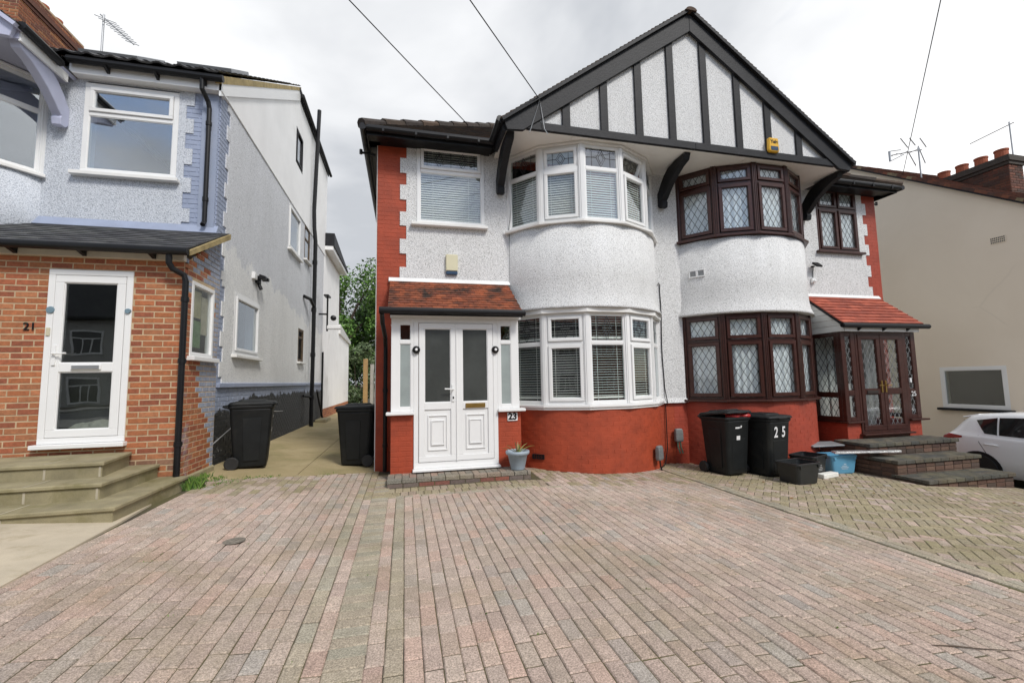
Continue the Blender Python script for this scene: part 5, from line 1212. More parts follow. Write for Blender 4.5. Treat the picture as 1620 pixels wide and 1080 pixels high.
def mk_side(T, B):
    b = MB(); b.prism([(.08, -.307, .53), (.15, -.307, .53), (.15, -.315, .60), (.08, -.315, .60)], (0, -.001, 0)); b.prism([(.05, -.327, .76), (.15, -.327, .76), (.15, -.332, .80), (.05, -.332, .80)], (0, -.001, 0)); B(b, 'sticker', STICK)
wheelie_bin((-2.40, 8.02, g(-2.44)+.004), math.radians(102), 'black wheelie bin in the passage against the blue and black side wall', marks=mk_side)
wheelie_bin((-.80, 8.36, g(-.8)+.004), math.radians(-100), 'black wheelie bin in the passage beside the red corner of the house')
wheelie_bin((5.47, 6.72, g(5.47)), math.radians(9), 'black wheelie bin with lid propped open over red rubbish', .10, mk_labels)
wheelie_bin((6.17, 6.58, g(6.17)), math.radians(9), 'black wheelie bin with large white number 25', 0, mk_25)
b = MB(); rr = random.Random(5)
for k in range(5):
    c_ = Vector((5.42+k*.05+rr.uniform(-.1, .1), 6.48+rr.uniform(-.05, .06), .78)); rings = []
    for i in range(6):
        ph = math.pi*i/5; rings.append([(c_.x+.11*math.sin(ph)*math.cos(a), c_.y+.08*math.sin(ph)*math.sin(a), c_.z-.045*math.cos(ph)*(1+.3*math.sin(3*a+k))) for a in [2*math.pi*j/10 for j in range(10)]])
    b.loft(rings)
tag(b.build('rubbish_bag', mat('red_plastic_bag', (.45, .02, .018), .35, .3, 14, .5, 30), smooth=True), 'crumpled red plastic rubbish under the propped bin lid', 'rubbish')
def crate(loc, rotz, label, m, w_=.54, d_=.40, h_=.32, tilt=0, printm=None):
    T = thing('recycling_box', label, 'box', loc, rotz, 'recycling boxes'); T.rotation_euler.x = tilt
    n_ = 5; out_ = [rrect(w_*.80, d_*.78, .05, .0), rrect(w_*.82, d_*.80, .05, .02), rrect(w_*.96, d_*.95, .055, h_-.03)]
    inn = [rrect(w_*.93, d_*.91, .05, h_-.03), rrect(w_*.79, d_*.77, .045, .025)]
    b = MB(); b.loft(out_+inn); b.build('box_body', m, T, world=False, smooth=False, bevel=0)
    k = 20; A = rrect(w_*1.0, d_*1.0, .06, h_); A0 = rrect(w_*1.0, d_*1.0, .06, h_-.035); I0 = rrect(w_*.93, d_*.91, .05, h_-.035); I1 = rrect(w_*.93, d_*.91, .05, h_)
    b = MB(); b.loft([I0, A0, A, I1, I0], False); b.build('box_rim', m, T, world=False, bevel=.003)
    for sx in (-1, 1):
        b = MB(); b.box(sx*w_*.36-.02, sx*w_*.36+.02, -d_*.5-.004, -d_*.5+.02, h_-.075, h_-.03); b.build('lid_clip', m, T, world=False)
    if printm:
        for j, (a0, a1, z0, z1) in enumerate(((-.05, .05, .13, .145), (-.08, .08, .105, .118), (-.06, .07, .08, .092), (-.02, .03, .16, .18))):
            yy = lambda z: -d_*(.40+.075*(z-.02)/(h_-.05))-.002
            b = MB(); b.prism([(a0, yy(z0), z0), (a1, yy(z0), z0), (a1, yy(z1), z1), (a0, yy(z1), z1)], (0, -.0015, 0)); b.build('printed_line', printm, T, world=False)
    return T
BLK = mat('black_box_plastic', (.018, .02, .021), .42, .2, 8); BLU = mat('blue_box_plastic', (.115, .33, .50), .4, .12, 6)
crate((6.17, 5.95, g(6.17)), math.radians(8), 'empty black recycling box standing foremost before the number 25 bin', BLK, .56, .42, .33)
crate((6.98, 6.50, g(6.98)+.02), math.radians(20), 'black recycling box tucked behind the foremost one, with faint white print', BLK, .54, .44, .34, 0, mat('faint_print', (.25, .25, .25), .6))
crate((7.86, 6.72, g(7.86)+.002), math.radians(-6), 'sky blue recycling box with white print beside the brick steps', BLU, .56, .40, .33, 0, mat('pale_print', (.42, .56, .66), .6))
b = MB(); b.prism([(7.50, 6.85, .09), (8.20, 6.80, .09), (8.16, 7.05, .13), (7.48, 7.10, .13)], (0, 0, .03)); tag(b.build('box_lid', mat('grey_lid_plastic', (.20, .21, .22), .45, .2), bevel=.01), 'grey plastic lid lying behind the blue recycling box', 'lid')
b = MB(); 
P_ = [(7.60, 6.50, .02), (8.75, 6.20, .03), (8.80, 6.29, .035), (7.66, 6.64, .025)]
b.prism(P_, (0, 0, .022)); b.prism([(p[0]+.02, p[1]+.01, p[2]+.0225) for p in P_], (0, 0, .012)); 
tag(b.build('foil_panel', mat('crumpled_foil', (.62, .62, .62), .3, .3, 18, .9, 30, metal=.7), bevel=.003), 'silver foil-faced panel lying across the blue recycling box', 'panel')
b = MB(); b.prism([(6.90, 6.14, g(7)), (7.40, 6.30, g(7.4)), (7.36, 6.42, g(7.36)), (6.88, 6.26, g(6.9))], (0, 0, .075)); tag(b.build('foam_block', mat('white_foam', (.72, .71, .66), .8, .12, 9), bevel=.008), 'white foam strip on the ground between black and blue boxes', 'foam')
# ------------------------------------------------------------------ pot, plates, boxes on walls
T = thing('potted_plant', 'spiky green plant in a pale blue-grey pot on the paved step', 'plant', (1.685, 6.64, .103))
b = MB(); b.lathe([(0, .0), (.098, 0), (.105, .02), (.15, .22), (.178, .235), (.184, .262), (.178, .285), (.16, .285), (.15, .24), (0, .235)], (0, 0, 0), 28); b.build('pot', mat('blue_grey_pot', (.30, .36, .41), .5, .1, 6), T, world=False, smooth=True)
LEAFY = mat('yucca_leaf', None, .5, .2, 20, attr=True); rr = random.Random(11)
for k in range(11):
    a = rr.uniform(0, 6.28); ln = rr.uniform(.18, .34); sp = rr.uniform(.25, .95); m_ = MB(); m_.cur = jit(random.choice([(.16, .22, .05), (.26, .26, .09), (.12, .18, .05), (.32, .22, .10)]), .2); pts = []
    for j in range(6):
        f_ = j/5; rad = ln*f_*sp; z_ = .235+ln*(f_*(1-.35*sp)-.35*sp*f_*f_*1.2); wv = .017*(1-f_)**.6+.001
        c_ = Vector((rad*math.cos(a), rad*math.sin(a), z_)); sd_ = Vector((-math.sin(a), math.cos(a), 0)); pts += [c_-sd_*wv, c_+Vector((0, 0, -.004)), c_+sd_*wv]
    m_.add(pts, [(3*j+i, 3*j+i+1, 3*j+i+4, 3*j+i+3) for j in range(5) for i in (0, 1)]); m_.build('leaf', LEAFY, T, world=False, smooth=True)
T = thing('house_number_plate', 'white ceramic plate with black number 23 beside the white porch doors', 'number plate', (1.68, YP+.01, .88))
b = MB(); b.box(1.598, 1.762, YP-.003, YP+.018, .815, .945); b.build('plate', STICK, T, bevel=.003)
text('digits', '23', .145, (1.68, YP-.004, .881), (math.pi/2, 0, 0), BLACKPL, T, .001, 1.0, .006)
T = thing('alarm_box', 'cream alarm box with dark blue base on the white wall above the porch roof', 'alarm', (.80, YF, 3.34))
b = MB(); b.prism([(.70, YF-.001, 3.40), (.91, YF-.001, 3.40), (.91, YF-.001, 3.70), (.70, YF-.001, 3.70)], (0, -.06, 0)); b.build('cover', mat('cream_alarm', (.62, .58, .40), .4, .06), T, bevel=.012)
b = MB(); b.box(.705, .905, YF-.058, YF-.002, 3.34, 3.399); b.build('strobe_base', mat('navy_plastic', (.02, .05, .10), .3, .1), T, bevel=.008)
T = thing('alarm_box', 'yellow alarm box with blue lower window on the half-timbered gable', 'alarm', (6.845, 6.6, 5.7))
YEL = mat('yellow_plastic', (.72, .40, .025), .35, .06)
b = MB(); b.prism([(6.74, 6.66, 5.71), (6.95, 6.66, 5.71), (6.965, 6.66, 5.76), (6.95, 6.66, 5.99), (6.74, 6.66, 5.99), (6.725, 6.66, 5.76)], (0, -.075, 0)); b.build('cover', YEL, T, bevel=.015)
b = MB(); b.box(6.76, 6.93, 6.578, 6.584, 5.735, 5.815); b.build('strobe_lens', MATS['navy_plastic'], T, bevel=.004)
text('lettering', 'Yale', .095, (6.845, 6.582, 5.905), (math.pi/2, 0, 0), BLACKPL, T, .001, 1.0, .003)
def meter(x, y, z, rot, label, pipes):
    T = thing('meter_box', label, 'meter box', (x, y, z), rot, 'grey meter boxes on the red plinth')
    b = MB(); b.loft([rrect(.15, .07, .02, 0), rrect(.17, .09, .025, .03), rrect(.17, .09, .025, .17), rrect(.16, .08, .03, .23), rrect(.12, .05, .02, .25)]); b.build('box_cover', mat('grey_box_plastic', (.17, .18, .18), .5, .15), T, world=False, bevel=.004)
    for k, (dx, m_) in enumerate(pipes): b = MB(); b.tube([(dx, 0, .02), (dx, -.01, -.10), (dx+.03, -.03, -.22)], .014, 8); b.build('pipe', m_, T, world=False)
GPIPE = mat('green_hose', (.10, .20, .14), .5)
meter(4.35, 7.02, .02, math.radians(33), 'small grey meter box low on the curved red bay plinth', [(0, BLACKPL)])
meter(5.17, 7.64, .22, 0, 'small grey meter box with green hoses between the two bays', [(-.03, GPIPE), (.03, GPIPE)])
for (x, nm) in ((2.2, 'black air vent low on the curved red plinth near the flower pot'), (4.55, 'black air vent low on the curved red plinth near the meter box')):
    a = math.asin((x-cx23)/BAYR); n_ = (math.sin(a), -math.cos(a)); t_ = (-n_[1], n_[0]); Oc = (cx23+BAYR*math.sin(a), 8.49-BAYR*math.cos(a))
    T = thing('air_vent', nm, 'vent', (Oc[0], Oc[1], .14)); b = MB(); b.ring(Oc, t_, n_, -.11, .11, .13-.04*(x > 4), .21-.04*(x > 4), .01, -.01, .012)
    for k in range(6): b.obox(Oc, t_, n_, -.095+k*.034, -.08+k*.034, -.005, .009, .14-.04*(x > 4), .20-.04*(x > 4))
    b.build('grille', BLACKTIM, T)
T = thing('wall_vent', 'white double square vent on the white wall between the bays', 'vent', (5.62, 7.4, 3.5))
a = math.asin((5.62-cx25)/BAYR); n_ = (math.sin(a), -math.cos(a)); t_ = (-n_[1], n_[0]); Oc = (cx25+BAYR*math.sin(a), 8.49-BAYR*math.cos(a))
b = MB(); b.ring(Oc, t_, n_, -.15, .0, 3.42, 3.57, .022, -.01, .02); b.ring(Oc, t_, n_, .001, .151, 3.42, 3.57, .022, -.01, .02); b.build('vent_frame', UPVC, T, bevel=.003)
b = MB()
for k in range(7):
    for q_ in (-.13, .021): b.obox(Oc, t_, n_, q_, q_+.11, -.005, .012, 3.44+k*.016, 3.448+k*.016)
b.build('vent_slats', METALG, T)
T = thing('flood_light', 'small black floodlight with white sensor on the wall by the brown window', 'floodlight', (8.76, YF, 3.85))
b = MB(); b.box(8.74, 8.80, YF-.05, YF, 3.83, 3.86); b.prism([(8.70, YF-.06, 3.90), (8.86, YF-.06, 3.90), (8.86, YF-.17, 3.80), (8.70, YF-.17, 3.80)], (0, -.02, .03)); b.build('lamp_head', BLACKPL, T, bevel=.005)
b = MB(); b.tube([(8.77, YF-.03, 3.83), (8.765, YF-.012, 3.7), (8.77, YF-.012, 3.58)], .006, 6); b.build('cable', BLACKPL, T)
b = MB(); b.box(8.70, 8.80, YF-.05, YF, 3.48, 3.58); b.lathe([(0, 0), (.035, 0), (.03, -.04), (0, -.05)], (8.75, YF-.05, 3.51), 12, 'y'); b.build('sensor', UPVC, T, bevel=.006)
T = thing('security_light', 'twin black security light on the pebbledash side wall above the passage', 'floodlight', (XS+.05, 9.75, 3.6))
b = MB(); b.box(XS, XS+.06, 9.45, 9.6, 3.55, 3.68); b.build('junction_box', UPVC, T, bevel=.006)
b = MB(); b.box(XS, XS+.08, 9.65, 9.78, 3.5, 3.65); 
for dy in (-.08, .10): b.prism([(XS+.08, 9.7+dy, 3.68), (XS+.2, 9.7+dy, 3.64), (XS+.2, 9.7+dy, 3.58), (XS+.08, 9.7+dy, 3.58)], (0, .09, 0))
b.tube([(XS+.05, 9.72, 3.5), (XS+.1, 9.72, 3.38)], .035, 8); b.build('lamp_head', BLACKPL, T, bevel=.006)
T = thing('security_camera', 'small black and white camera bracket on the far side wall behind the soil pipe', 'camera', (XS+.05, 16.0, 4.0))
b = MB(); b.tube([(XS, 16.4, 3.9), (XS+.3, 16.4, 3.9)], .03, 8); b.tube([(XS+.28, 16.4, 3.3), (XS+.28, 16.4, 4.5)], .03, 8); b.box(XS+.2, XS+.36, 16.1, 16.6, 4.5, 4.55); b.build('mount', BLACKPL, T)
b = MB(); b.box(XS+.3, XS+.75, 16.2, 16.4, 3.35, 3.48); b.build('camera_body', UPVC, T, bevel=.02); b = MB(); b.lathe([(0, 0), (.1, 0), (.09, -.1), (0, -.14)], (XS+.5, 16.3, 3.75), 12, 'y'); b.build('dome', BLACKPL, T)
b = MB(); b.tube([(4.90, 7.68, 3.30), (4.915, 7.675, 3.34), (4.94, 7.68, 3.30)]+[(4.935+.012*math.sin(k*1.1), 7.685, 3.2-k*.28) for k in range(8)]+[(4.97, 7.65, .98), (4.95, 7.69, .92), (4.94, 7.68, .1), (4.7, 7.4, -.14), (4.5, 7.2, -.14)], .009, 6); tag(b.build('wall_cable', BLACKPL), 'thin black cable running down the wall right of the white bay', 'cable')
b = MB(); b.tube([(1.90, 7.66, 5.4), (1.885, 7.67, 5.0), (1.895, 7.66, 4.6), (1.86, 7.66, 4.22), (1.87, 7.67, 4.12), (1.868, 7.68, 3.2)], .007, 6); tag(b.build('wall_cable', BLACKPL), 'thin black cable running down the wall left of the white bay', 'cable')
# drain cover, weeds
T = thing('drain_cover', 'small round iron drain cover set in the block paving', 'drain', (-1.46, 4.5, g(-1.46)))
b = MB(); z_ = g(-1.46)+.003; b.lathe([(0, 0), (.085, 0), (.09, .004), (.08, .006), (.072, .003), (0, .003)], (-1.46, 4.5, z_), 24); b.lathe([(0, .003), (.05, .003), (.048, .007), (0, .007)], (-1.46, 4.5, z_), 16); b.build('cover', mat('rusty_iron', (.20, .175, .14), .7, .5, 40), T)
def tuft(mb, x, y, z, n, r, h, pal, rr):
    for k in range(n):
        a = rr.uniform(0, 6.28); d_ = rr.uniform(0, r); bx, by = x+d_*math.cos(a), y+d_*math.sin(a); hh = h*rr.uniform(.4, 1); lx, ly = rr.uniform(-.6, .6)*hh, rr.uniform(-.6, .6)*hh; w_ = rr.uniform(.003, .008)
        mb.cur = jit(rr.choice(pal), .2); mb.add([(bx-w_, by, z), (bx+w_, by, z), (bx+lx*.5+w_*.7, by+ly*.5, z+hh*.7), (bx+lx+w_*.2, by+ly, z+hh)], [(0, 1, 2, 3)])
GRS = [(.10, .20, .03), (.14, .24, .04), (.07, .15, .03), (.18, .24, .07)]; rr = random.Random(21)
b = MB(); tuft(b, -2.66, 6.55, g(-2.66)-.01, 420, .17, .16, GRS, rr); o = tag(b.build('grass_tuft', LEAFY), 'bright green weed tuft at the foot of the porch downpipe', 'weeds')
b = MB()
for (x, y, n, r, h) in ((-2.55, 7.05, 60, .15, .05), (-2.2, 7.1, 50, .2, .03), (-1.9, 7.25, 40, .15, .03), (-2.4, 6.8, 60, .25, .03), (-1.2, 7.45, 30, .2, .02), (-2.75, 7.2, 60, .12, .08)): tuft(b, x, y, g(x), n, r, h, GRS, rr)
for k in range(160):
    x = rr.uniform(4.3, 9.5) if k % 2 else rr.uniform(-2.5, 4.4); y = rr.uniform(2.2, 6.0); tuft(b, x, y, g(x)-.005, 5, .03, .012, GRS, rr)
o = b.build('joint_weeds', LEAFY); o['kind'] = 'stuff'; o['label'] = 'tiny weeds and moss growing from the paving joints'; o['category'] = 'weeds'
b = MB()
for k in range(70):
    x = rr.uniform(4.8, 9.2); y = rr.uniform(5.0, 6.3) if x < 8 else rr.uniform(3.5, 5.3); a = rr.uniform(0, 6.28); s_ = rr.uniform(.012, .03); z = g(x)+.004; b.cur = jit(rr.choice([(.20, .09, .03), (.12, .06, .03), (.28, .20, .08)]), .2)
    b.add([(x+s_*math.cos(a), y+s_*math.sin(a), z+.004), (x+.5*s_*math.cos(a+1.6), y+.5*s_*math.sin(a+1.6), z+.012), (x-s_*math.cos(a), y-s_*math.sin(a), z+.002), (x-.5*s_*math.cos(a+1.6), y-.5*s_*math.sin(a+1.6), z)], [(0, 1, 2, 3)])
o = b.build('leaf_litter', LEAFY); o['kind'] = 'stuff'; o['label'] = 'scattered dry brown leaves on the mossy paving'; o['category'] = 'leaves'
# ------------------------------------------------------------------ white car beside the right house
CARW = mat('white_car_paint', (.80, .81, .82), .18, .02, 1, spec=.6); CARG = mat('car_privacy_glass', (.012, .013, .014), .06, .1, spec=.7)
T = thing('car', 'white hatchback parked between brown-porch house and beige wall, rear end nearest the steps', 'car', (12.42, 5.3, -.85))
ST = [(7.46, .52, .54, .72, .66), (7.42, .80, .83, .78, .66), (7.34, .95, .99, .82, .66), (7.26, .99, 1.08, .835, .64), (7.08, 1.0, 1.28, .85, .62), (6.93, 1.0, 1.40, .86, .62), (6.7, 1.0, 1.44, .865, .63), (6.2, .99, 1.475, .87, .64), (5.6, .97, 1.485, .87, .64), (5.1, .96, 1.46, .87, .63), (4.75, .95, 1.36, .87, .62), (4.35, .95, 1.10, .865, .63), (4.1, .94, .985, .86, .66), (3.7, .87, .90, .84, .66), (3.4, .76, .78, .80, .62), (3.26, .58, .60, .72, .55)]
def carprof(y):
    ys = sorted(ST); f_ = lambda k: pl(y, [(s[0], s[k]) for s in ys]); zb, zr, wb, wr = f_(1), f_(2), f_(3), f_(4)
    P = [(wb*.90, .20), (wb*.975, .30), (wb, min(.52, zb*.7)), (wb*.995, min(.74, zb*.85)), (wb*.985, zb-.06), (wb*.965, zb-.02), (wb*.945, zb)]
    for q_ in (.25, .5, .75): P.append((wb*.945+(wr-wb*.945)*q_+.02*math.sin(math.pi*q_)*(zr-zb), zb+(zr-.05-zb)*q_))
    P += [(wr, zr-.05), (wr*.93, zr-.02), (wr*.7, zr-.004), (0, zr)]; return P
b = MB(); ny = 64; rings = []
for i in range(ny+1):
    y = 3.26+(7.46-3.26)*i/ny; P = carprof(y); rings.append([(12.42-w_, y, z-.85) for w_, z in P]+[(12.42+w_, y, z-.85) for w_, z in P[-2::-1]])
k = len(rings[0]); vs_ = [p for r in rings for p in r]; b.add(vs_, [(i*k+j, (i+1)*k+j, (i+1)*k+j+1, i*k+j+1) for i in range(ny) for j in range(k-1)]+[tuple(range(k)), tuple(range(ny*k+k-1, ny*k-1, -1))]); body = b.build('body', CARW, T, smooth=True)
def car_surf(y, z, off=.006, side=-1):
    P = carprof(y); 
    for (w0, z0), (w1, z1) in zip(P, P[1:]):
        if z0 <= z <= z1+1e-6: w_ = w0+(w1-w0)*(z-z0)/max(1e-6, z1-z0); return (12.42+side*(w_+off), y, z-.85)
    return (12.42+side*(P[-1][0]+off), y, z-.85)
def car_patch(nm, m, yz0, yz1, n_=16, off=.006, side=-1):
    """patch between a lower and an upper polyline in y,z"""
    mb = MB(); vs_ = []
    for i in range(n_+1):
        f_ = i/n_; a = [pl(f_, [(j/(len(L)-1), L[j][c]) for j in range(len(L))]) for L in (yz0, yz1) for c in (0, 1)]
        for q_ in range(5): vs_.append(car_surf(a[0]+(a[2]-a[0])*q_/4, a[1]+(a[3]-a[1])*q_/4, off, side))
    mb.add(vs_, [(i*5+j, (i+1)*5+j, (i+1)*5+j+1, i*5+j+1) for i in range(n_) for j in range(4)]); return mb.build(nm, m, T, smooth=True)
for sd_ in (-1, 1):
    car_patch('side_window', CARG, [(6.62, 1.045), (6.42, 1.03)], [(6.80, 1.30), (6.46, 1.37)], side=sd_)
    car_patch('side_window', CARG, [(6.39, 1.03), (5.55, 1.005)], [(6.43, 1.37), (5.55, 1.42)], side=sd_)
    car_patch('side_window', CARG, [(5.48, 1.0), (4.55, .985)], [(5.48, 1.415), (4.85, 1.32)], side=sd_)
    car_patch('tail_light', mat('red_lamp', (.28, .012, .012), .12, .2, 20), [(7.39, .86), (7.30, .87), (6.98, .93)], [(7.38, .93), (7.28, 1.0), (6.98, .965)], off=.012, side=sd_)
    car_patch('head_light', mat('clear_lamp', (.5, .52, .55), .1, .1), [(3.42, .62), (3.75, .72)], [(3.42, .74), (3.85, .83)], off=.008, side=sd_)
    for yw in (6.72, 4.02):
        b = MB(); b.lathe([(.36, -.02), (.36, .012), (0, .012)], (12.42+sd_*.862, yw, -.53), 28, 'x'); b.build('arch_shade_disc', BLACKTIM, T)  # black disc stands in for the shaded hollow around the tyre
        b = MB(); b.lathe([(.20, -.10), (.30, -.10), (.315, -.06), (.315, .06), (.30, .10), (.20, .10)], (12.42+sd_*.80, yw, -.535), 28, 'x'); wo = b.build('tyre', RUB, T)
        b = MB(); b.lathe([(0, -.06), (.205, -.09), (.205, .09), (0, .06)], (12.42+sd_*.80, yw, -.535), 20, 'x'); b.build('wheel_rim', METALG, wo)
    for pts in ([(6.72, 1.0), (6.70, .86), (6.60, .66), (6.50, .44), (6.42, .30)], [(5.52, 1.0), (5.52, .7), (5.50, .32)]):
        b = MB(); b.tube([car_surf(y, z, .001, sd_) for y, z in pts], .005, 6); b.build('door_seam', BLACKTIM, T)
    b = MB(); b.tube([car_surf(6.62, .835, .012, sd_), car_surf(6.58, .84, .035, sd_), car_surf(6.44, .835, .035, sd_), car_surf(6.39, .825, .012, sd_)], .014, 8); b.build('door_handle', CARW, T)
b = MB(); b.prism([(11.90, 7.13, .475), (12.94, 7.13, .475), (12.94, 6.84, .548), (11.90, 6.84, .548)], (0, 0, .024)); b.build('spoiler', CARW, T, bevel=.01)
b = MB(); vs_ = []
for i in range(9):
    f_ = -1+i/4
    for y, zz in ((7.09, 1.275), (7.24, 1.10)): vs_.append((12.42+f_*.50, y+.018, zz-.85))
b.add(vs_, [(2*i, 2*i+1, 2*i+3, 2*i+2) for i in range(8)]); b.build('rear_window', CARG, T)
# ------------------------------------------------------------------ aerials and wires
def aerial(label, base_, h, boom, n_, el, ang, r=.018):
    T = thing('tv_aerial', label, 'aerial', base_); b = MB(); top = Vector(base_)+Vector((0, 0, h)); b.tube([base_, top], r, 8); b.build('mast', METALG, T)
    d_ = Vector(boom); b = MB(); b.tube([top-Vector((0, 0, .08))-d_*.12, top-Vector((0, 0, .08))+d_], r*.7, 6); b.build('boom', METALG, T); sd_ = Vector((math.cos(ang), math.sin(ang), 0))
    for k in range(n_):
        p = top-Vector((0, 0, .08))+d_*((k+.5)/n_); l_ = el*(1-.4*k/n_); b = MB(); b.tube([p-sd_*l_, p+sd_*l_], r*.4, 5); b.build('rod', METALG, T)
    return T, top, d_
aerial('tv aerial on a tall pole above the dark roof of the left house', (-7.1, 11.9, 9.0), 1.45, (.62, .05, -.55), 9, .2, .5, .022)
T, top, d_ = aerial('tv aerial with angled reflector rods on the beige house roof', (14.4, 8.99, 6.6), 1.35, (-.75, .25, -.12), 3, .12, 1.5, .02)
for (a, c) in (((-.30, 0, .25), (-.1, 0, .05)), ((.0, 0, .05), (.22, 0, -.45)), ((-.25, .1, -.1), (.0, .1, -.5)), ((.1, 0, .3), (.32, 0, .05)), ((-.65, 0, .2), (-.4, 0, -.05))):
    b = MB(); b.tube([top+Vector(a), top+Vector(c)], .014, 6); b.build('reflector_rod', METALG, T)
b = MB(); b.tube([top+d_+Vector((0, 0, .05)), top+d_*.6+Vector((0, 0, .03))], .012, 6); b.tube([top+d_+Vector((0, 0, -.25)), top+d_*.5+Vector((0, 0, -.12))], .012, 6); b.tube([top+d_+Vector((0, 0, .05)), top+d_+Vector((0, 0, -.25))], .03, 6); b.build('loop', METALG, T)
aerial('long tv aerial clamped to the dark brick chimney', (16.62, 8.14, 7.2), 1.3, (-.1, .85, -.12), 2, .05, 1.5, .018)
def wire(p, q, sag, label):
    p, q = Vector(p), Vector(q); b = MB(); b.tube([p.lerp(q, k/20)-Vector((0, 0, sag*4*(k/20)*(1-k/20))) for k in range(21)], .008, 5); tag(b.build('overhead_wire', BLACKPL), label, 'wire')
wire((1.06, 7.27, 5.92), (-19.24, -14.0, 10.02), .08, 'overhead wire meeting the gutter of the white-windowed house')
wire((2.17, 6.6, 6.10), (-17.23, -14.0, 8.93), .08, 'overhead wire meeting the left end of the gable')
wire((14.2, 9.4, 7.0), (-14.44, -14.0, 10.51), .08, 'overhead wire rising over the beige house on the right')
b = MB(); b.tube([(1.98, 6.6, 5.5), (2.17, 6.6, 6.1), (2.24, 6.6, 5.6), (2.3, 6.61, 5.52)], .007, 5); tag(b.build('wire_loop', METALG), 'slack wire loop fixed to the left end of the bargeboard', 'wire')
# ------------------------------------------------------------------ end of the passage: posts, hedge, trees
def post(x, y, h, w_, m, label, nm='fence_post'):
    b = MB(); b.box(x-w_/2, x+w_/2, y-w_/2, y+w_/2, .0, h); tag(b.build(nm, m, bevel=.01), label, 'post')
post(-1.97, 24, 2.72, .22, mat('new_timber', (.33, .21, .085), .7, .2, 5), 'yellow timber post at the far end of the passage')
post(-1.66, 24.2, 2.45, .18, mat('concrete_post', (.38, .37, .34), .9, .15), 'grey concrete post at the far end of the passage')
T = thing('side_gate', 'white framed gate edge beside the red house corner down the passage', 'gate', (-1.2, 24, .1)); b = MB(); b.box(-1.50, -1.30, 23.9, 24.0, .1, 2.3); b.build('gate_stile', UPVC, T, bevel=.01); b = MB(); b.box(-1.299, -.45, 23.92, 23.98, .1, 2.2); b.build('gate_board', UPVC, T)
LEAF = mat('tree_leaf', None, .55, .15, 3, attr=True)
BARK = mat('tree_bark', (.09, .065, .045), .9, .3, 6, .6, 20)
def tree(name, label, x, y, zb, h, rx, rz, pal, n_, ls, cat='tree', seed=1, trunk=True, group=None):
    rr = random.Random(seed); T = thing(name, label, cat, (x, y, zb), group=group); cz = zb+h-rz
    b = MB(); cl = []
    if trunk: b.tube([(x, y, zb), (x+.05, y, zb+h*.25), (x-.05, y+.1, zb+h*.55), (x, y, zb+h*.8)], [h*.035, h*.028, h*.018, h*.006], 10)
    for k in range(26):
        a = rr.uniform(0, 6.28); u = rr.uniform(-1, 1); r_ = rr.uniform(.35, 1)**.5; c_ = Vector((x+rx*r_*math.sqrt(1-u*u)*math.cos(a), y+rx*r_*math.sqrt(1-u*u)*math.sin(a), cz+rz*r_*u)); cl.append((c_, rr.uniform(.22, .42)*rx))
        if trunk and k < 14: s_ = Vector((x, y, zb+h*rr.uniform(.3, .7))); b.tube([s_, s_.lerp(c_, .5)+Vector((0, 0, .1*rx)), c_], [h*.012, h*.008, h*.002], 6)
    if trunk: b.build('trunk', BARK, T)
    else:
        for k in range(12): a = rr.uniform(0, 6.28); b.tube([(x+.2*rx*math.cos(a), y+.2*rx*math.sin(a), zb), (x+.6*rx*math.cos(a), y+.6*rx*math.sin(a), zb+h*.7)], [.03, .01], 6)
        b.build('stem', BARK, T)
    m_ = MB()
    for k in range(n_):
        c_, r_ = rr.choice(cl); d_ = Vector((rr.gauss(0, 1), rr.gauss(0, 1), rr.gauss(0, 1))).normalized(); p = c_+d_*r_*rr.uniform(.55, 1.05)
        nrm = (d_+Vector((rr.gauss(0, .6), rr.gauss(0, .6), rr.gauss(0, .6)+.3))).normalized(); a_ = nrm.orthogonal().normalized(); b_ = nrm.cross(a_); s_ = ls*rr.uniform(.6, 1.3); th = rr.uniform(0, 6.28); u_ = a_*math.cos(th)+b_*math.sin(th); v_ = nrm.cross(u_)
        m_.cur = jit(rr.choice(pal), .18); m_.add([p-u_*s_, p-v_*s_*.45, p+u_*s_, p+v_*s_*.45], [(0, 1, 2, 3)])
    m_.build('crown', LEAF, T, kind='stuff'); return T
GN = [(.075, .17, .022), (.10, .21, .03), (.05, .12, .018), (.13, .24, .04)]
GD = [(.04, .085, .02), (.055, .11, .025), (.03, .07, .018), (.08, .13, .04)]
tree('broadleaf_tree', 'bright green leafy tree beyond the end of the passage', -4.3, 31, 0, 10.0, 3.6, 4.3, GN, 20000, .125, seed=4)
tree('broadleaf_tree', 'darker tree partly hidden behind the red house corner', -1.2, 35, 0, 9.6, 3.4, 4.2, GD, 14000, .13, seed=9)
tree('garden_shrub', 'grey-green garden shrub behind the timber post', -2.6, 27.2, 0, 3.6, 1.5, 1.8, [(.09, .13, .05), (.12, .16, .07), (.06, .10, .035)], 5000, .10, 'shrub', 3, False)
tree('garden_shrub', 'dark green shrub at the end of the passage beside the white extension', -4.2, 27.5, 0, 4.0, 1.6, 2.0, GD, 5000, .11, 'shrub', 5, False)
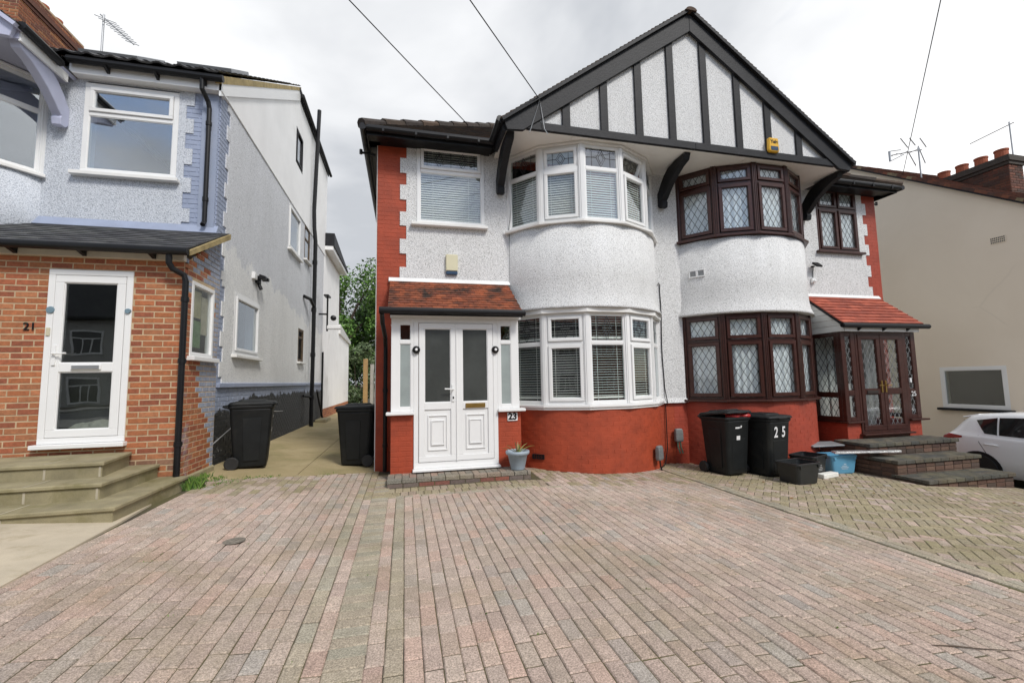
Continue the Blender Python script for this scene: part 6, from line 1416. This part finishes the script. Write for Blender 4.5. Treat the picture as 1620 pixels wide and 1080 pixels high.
# ------------------------------------------------------------------ across the street (seen in the window reflections)
def far_house(x, wallm, roofm, label):
    T = thing('terraced_house', label, 'house', (x, -20, 0), group='houses across the street'); y = -17.0
    b = MB(); b.box(x-4.4, x+4.4, y-8, y, -1.2, 5.4); b.build('wall', wallm, T)
    b = MB(); b.prism([(x-4.7, y+.4, 5.4), (x+4.7, y+.4, 5.4), (x+4.7, y-4, 8.4), (x-4.7, y-4, 8.4)], (0, 0, .12)); b.prism([(x-4.7, y-8.4, 5.4), (x+4.7, y-8.4, 5.4), (x+4.7, y-4, 8.4), (x-4.7, y-4, 8.4)], (0, 0, .12)); b.build('roof', roofm, T)
    for wx in (-2.8, 0, 2.8):
        for wz in (.6, 3.3):
            b = MB(); b.ring((x+wx, y), (-1, 0), (0, 1), -.8, .8, wz, wz+1.5, .1, -.05, .05); b.obox((x+wx, y), (-1, 0), (0, 1), -.7, .7, .03, .05, wz+1.0, wz+1.06); b.obox((x+wx, y), (-1, 0), (0, 1), -.25, -.19, .03, .05, wz+.1, wz+1.0); b.obox((x+wx, y), (-1, 0), (0, 1), .19, .25, .03, .05, wz+.1, wz+1.0); f_ = b.build('window', UPVC, T); b = MB(); b.box(x+wx-.7, x+wx+.7, y-.01, y+.02, wz+.1, wz+1.4); b.build('pane', CARG, f_)
for x_, pl_ in ((-30, 'second to the left of the white rendered one'), (-20.5, 'next to the left of the white rendered one'), (27, 'next to the right of the last brick one'), (36.5, 'second to the right of the last brick one'), (46, 'third to the right of the last brick one')):
    far_house(x_, mat('far_grey_render', (.42, .41, .39), .9), BLACKTIM, 'grey house across the street, '+pl_)
for x_, wm, lb in ((-11, mat('far_white_render', (.6, .6, .58), .9), 'white rendered house across the street, left in the reflections'), (-1.5, mat('far_red_brick', (.16, .085, .065), .9, .2, 4), 'red brick house across the street, middle in the reflections'), (8, mat('far_cream_render', (.55, .5, .42), .9), 'cream house across the street, right in the reflections'), (17.5, MATS['far_red_brick'], 'red brick house across the street, furthest right in the reflections')):
    far_house(x_, wm, BLACKTIM, lb)
tree('broadleaf_tree', 'street tree across the road, seen only in reflections', 4.2, -12.2, 0, 6.5, 2.4, 2.6, GD, 3500, .2, seed=14)
b = MB(); b.tube([(2.88, 1.98, g(2.88)+.005), (3.0, 1.945, g(3.0)+.007), (3.12, 1.90, g(3.12)+.006), (3.3, 1.85, g(3.3)+.005)], [.002, .004, .003, .002], 6); tag(b.build('twig', BARK), 'thin dark twig lying on the near right paving', 'twig')
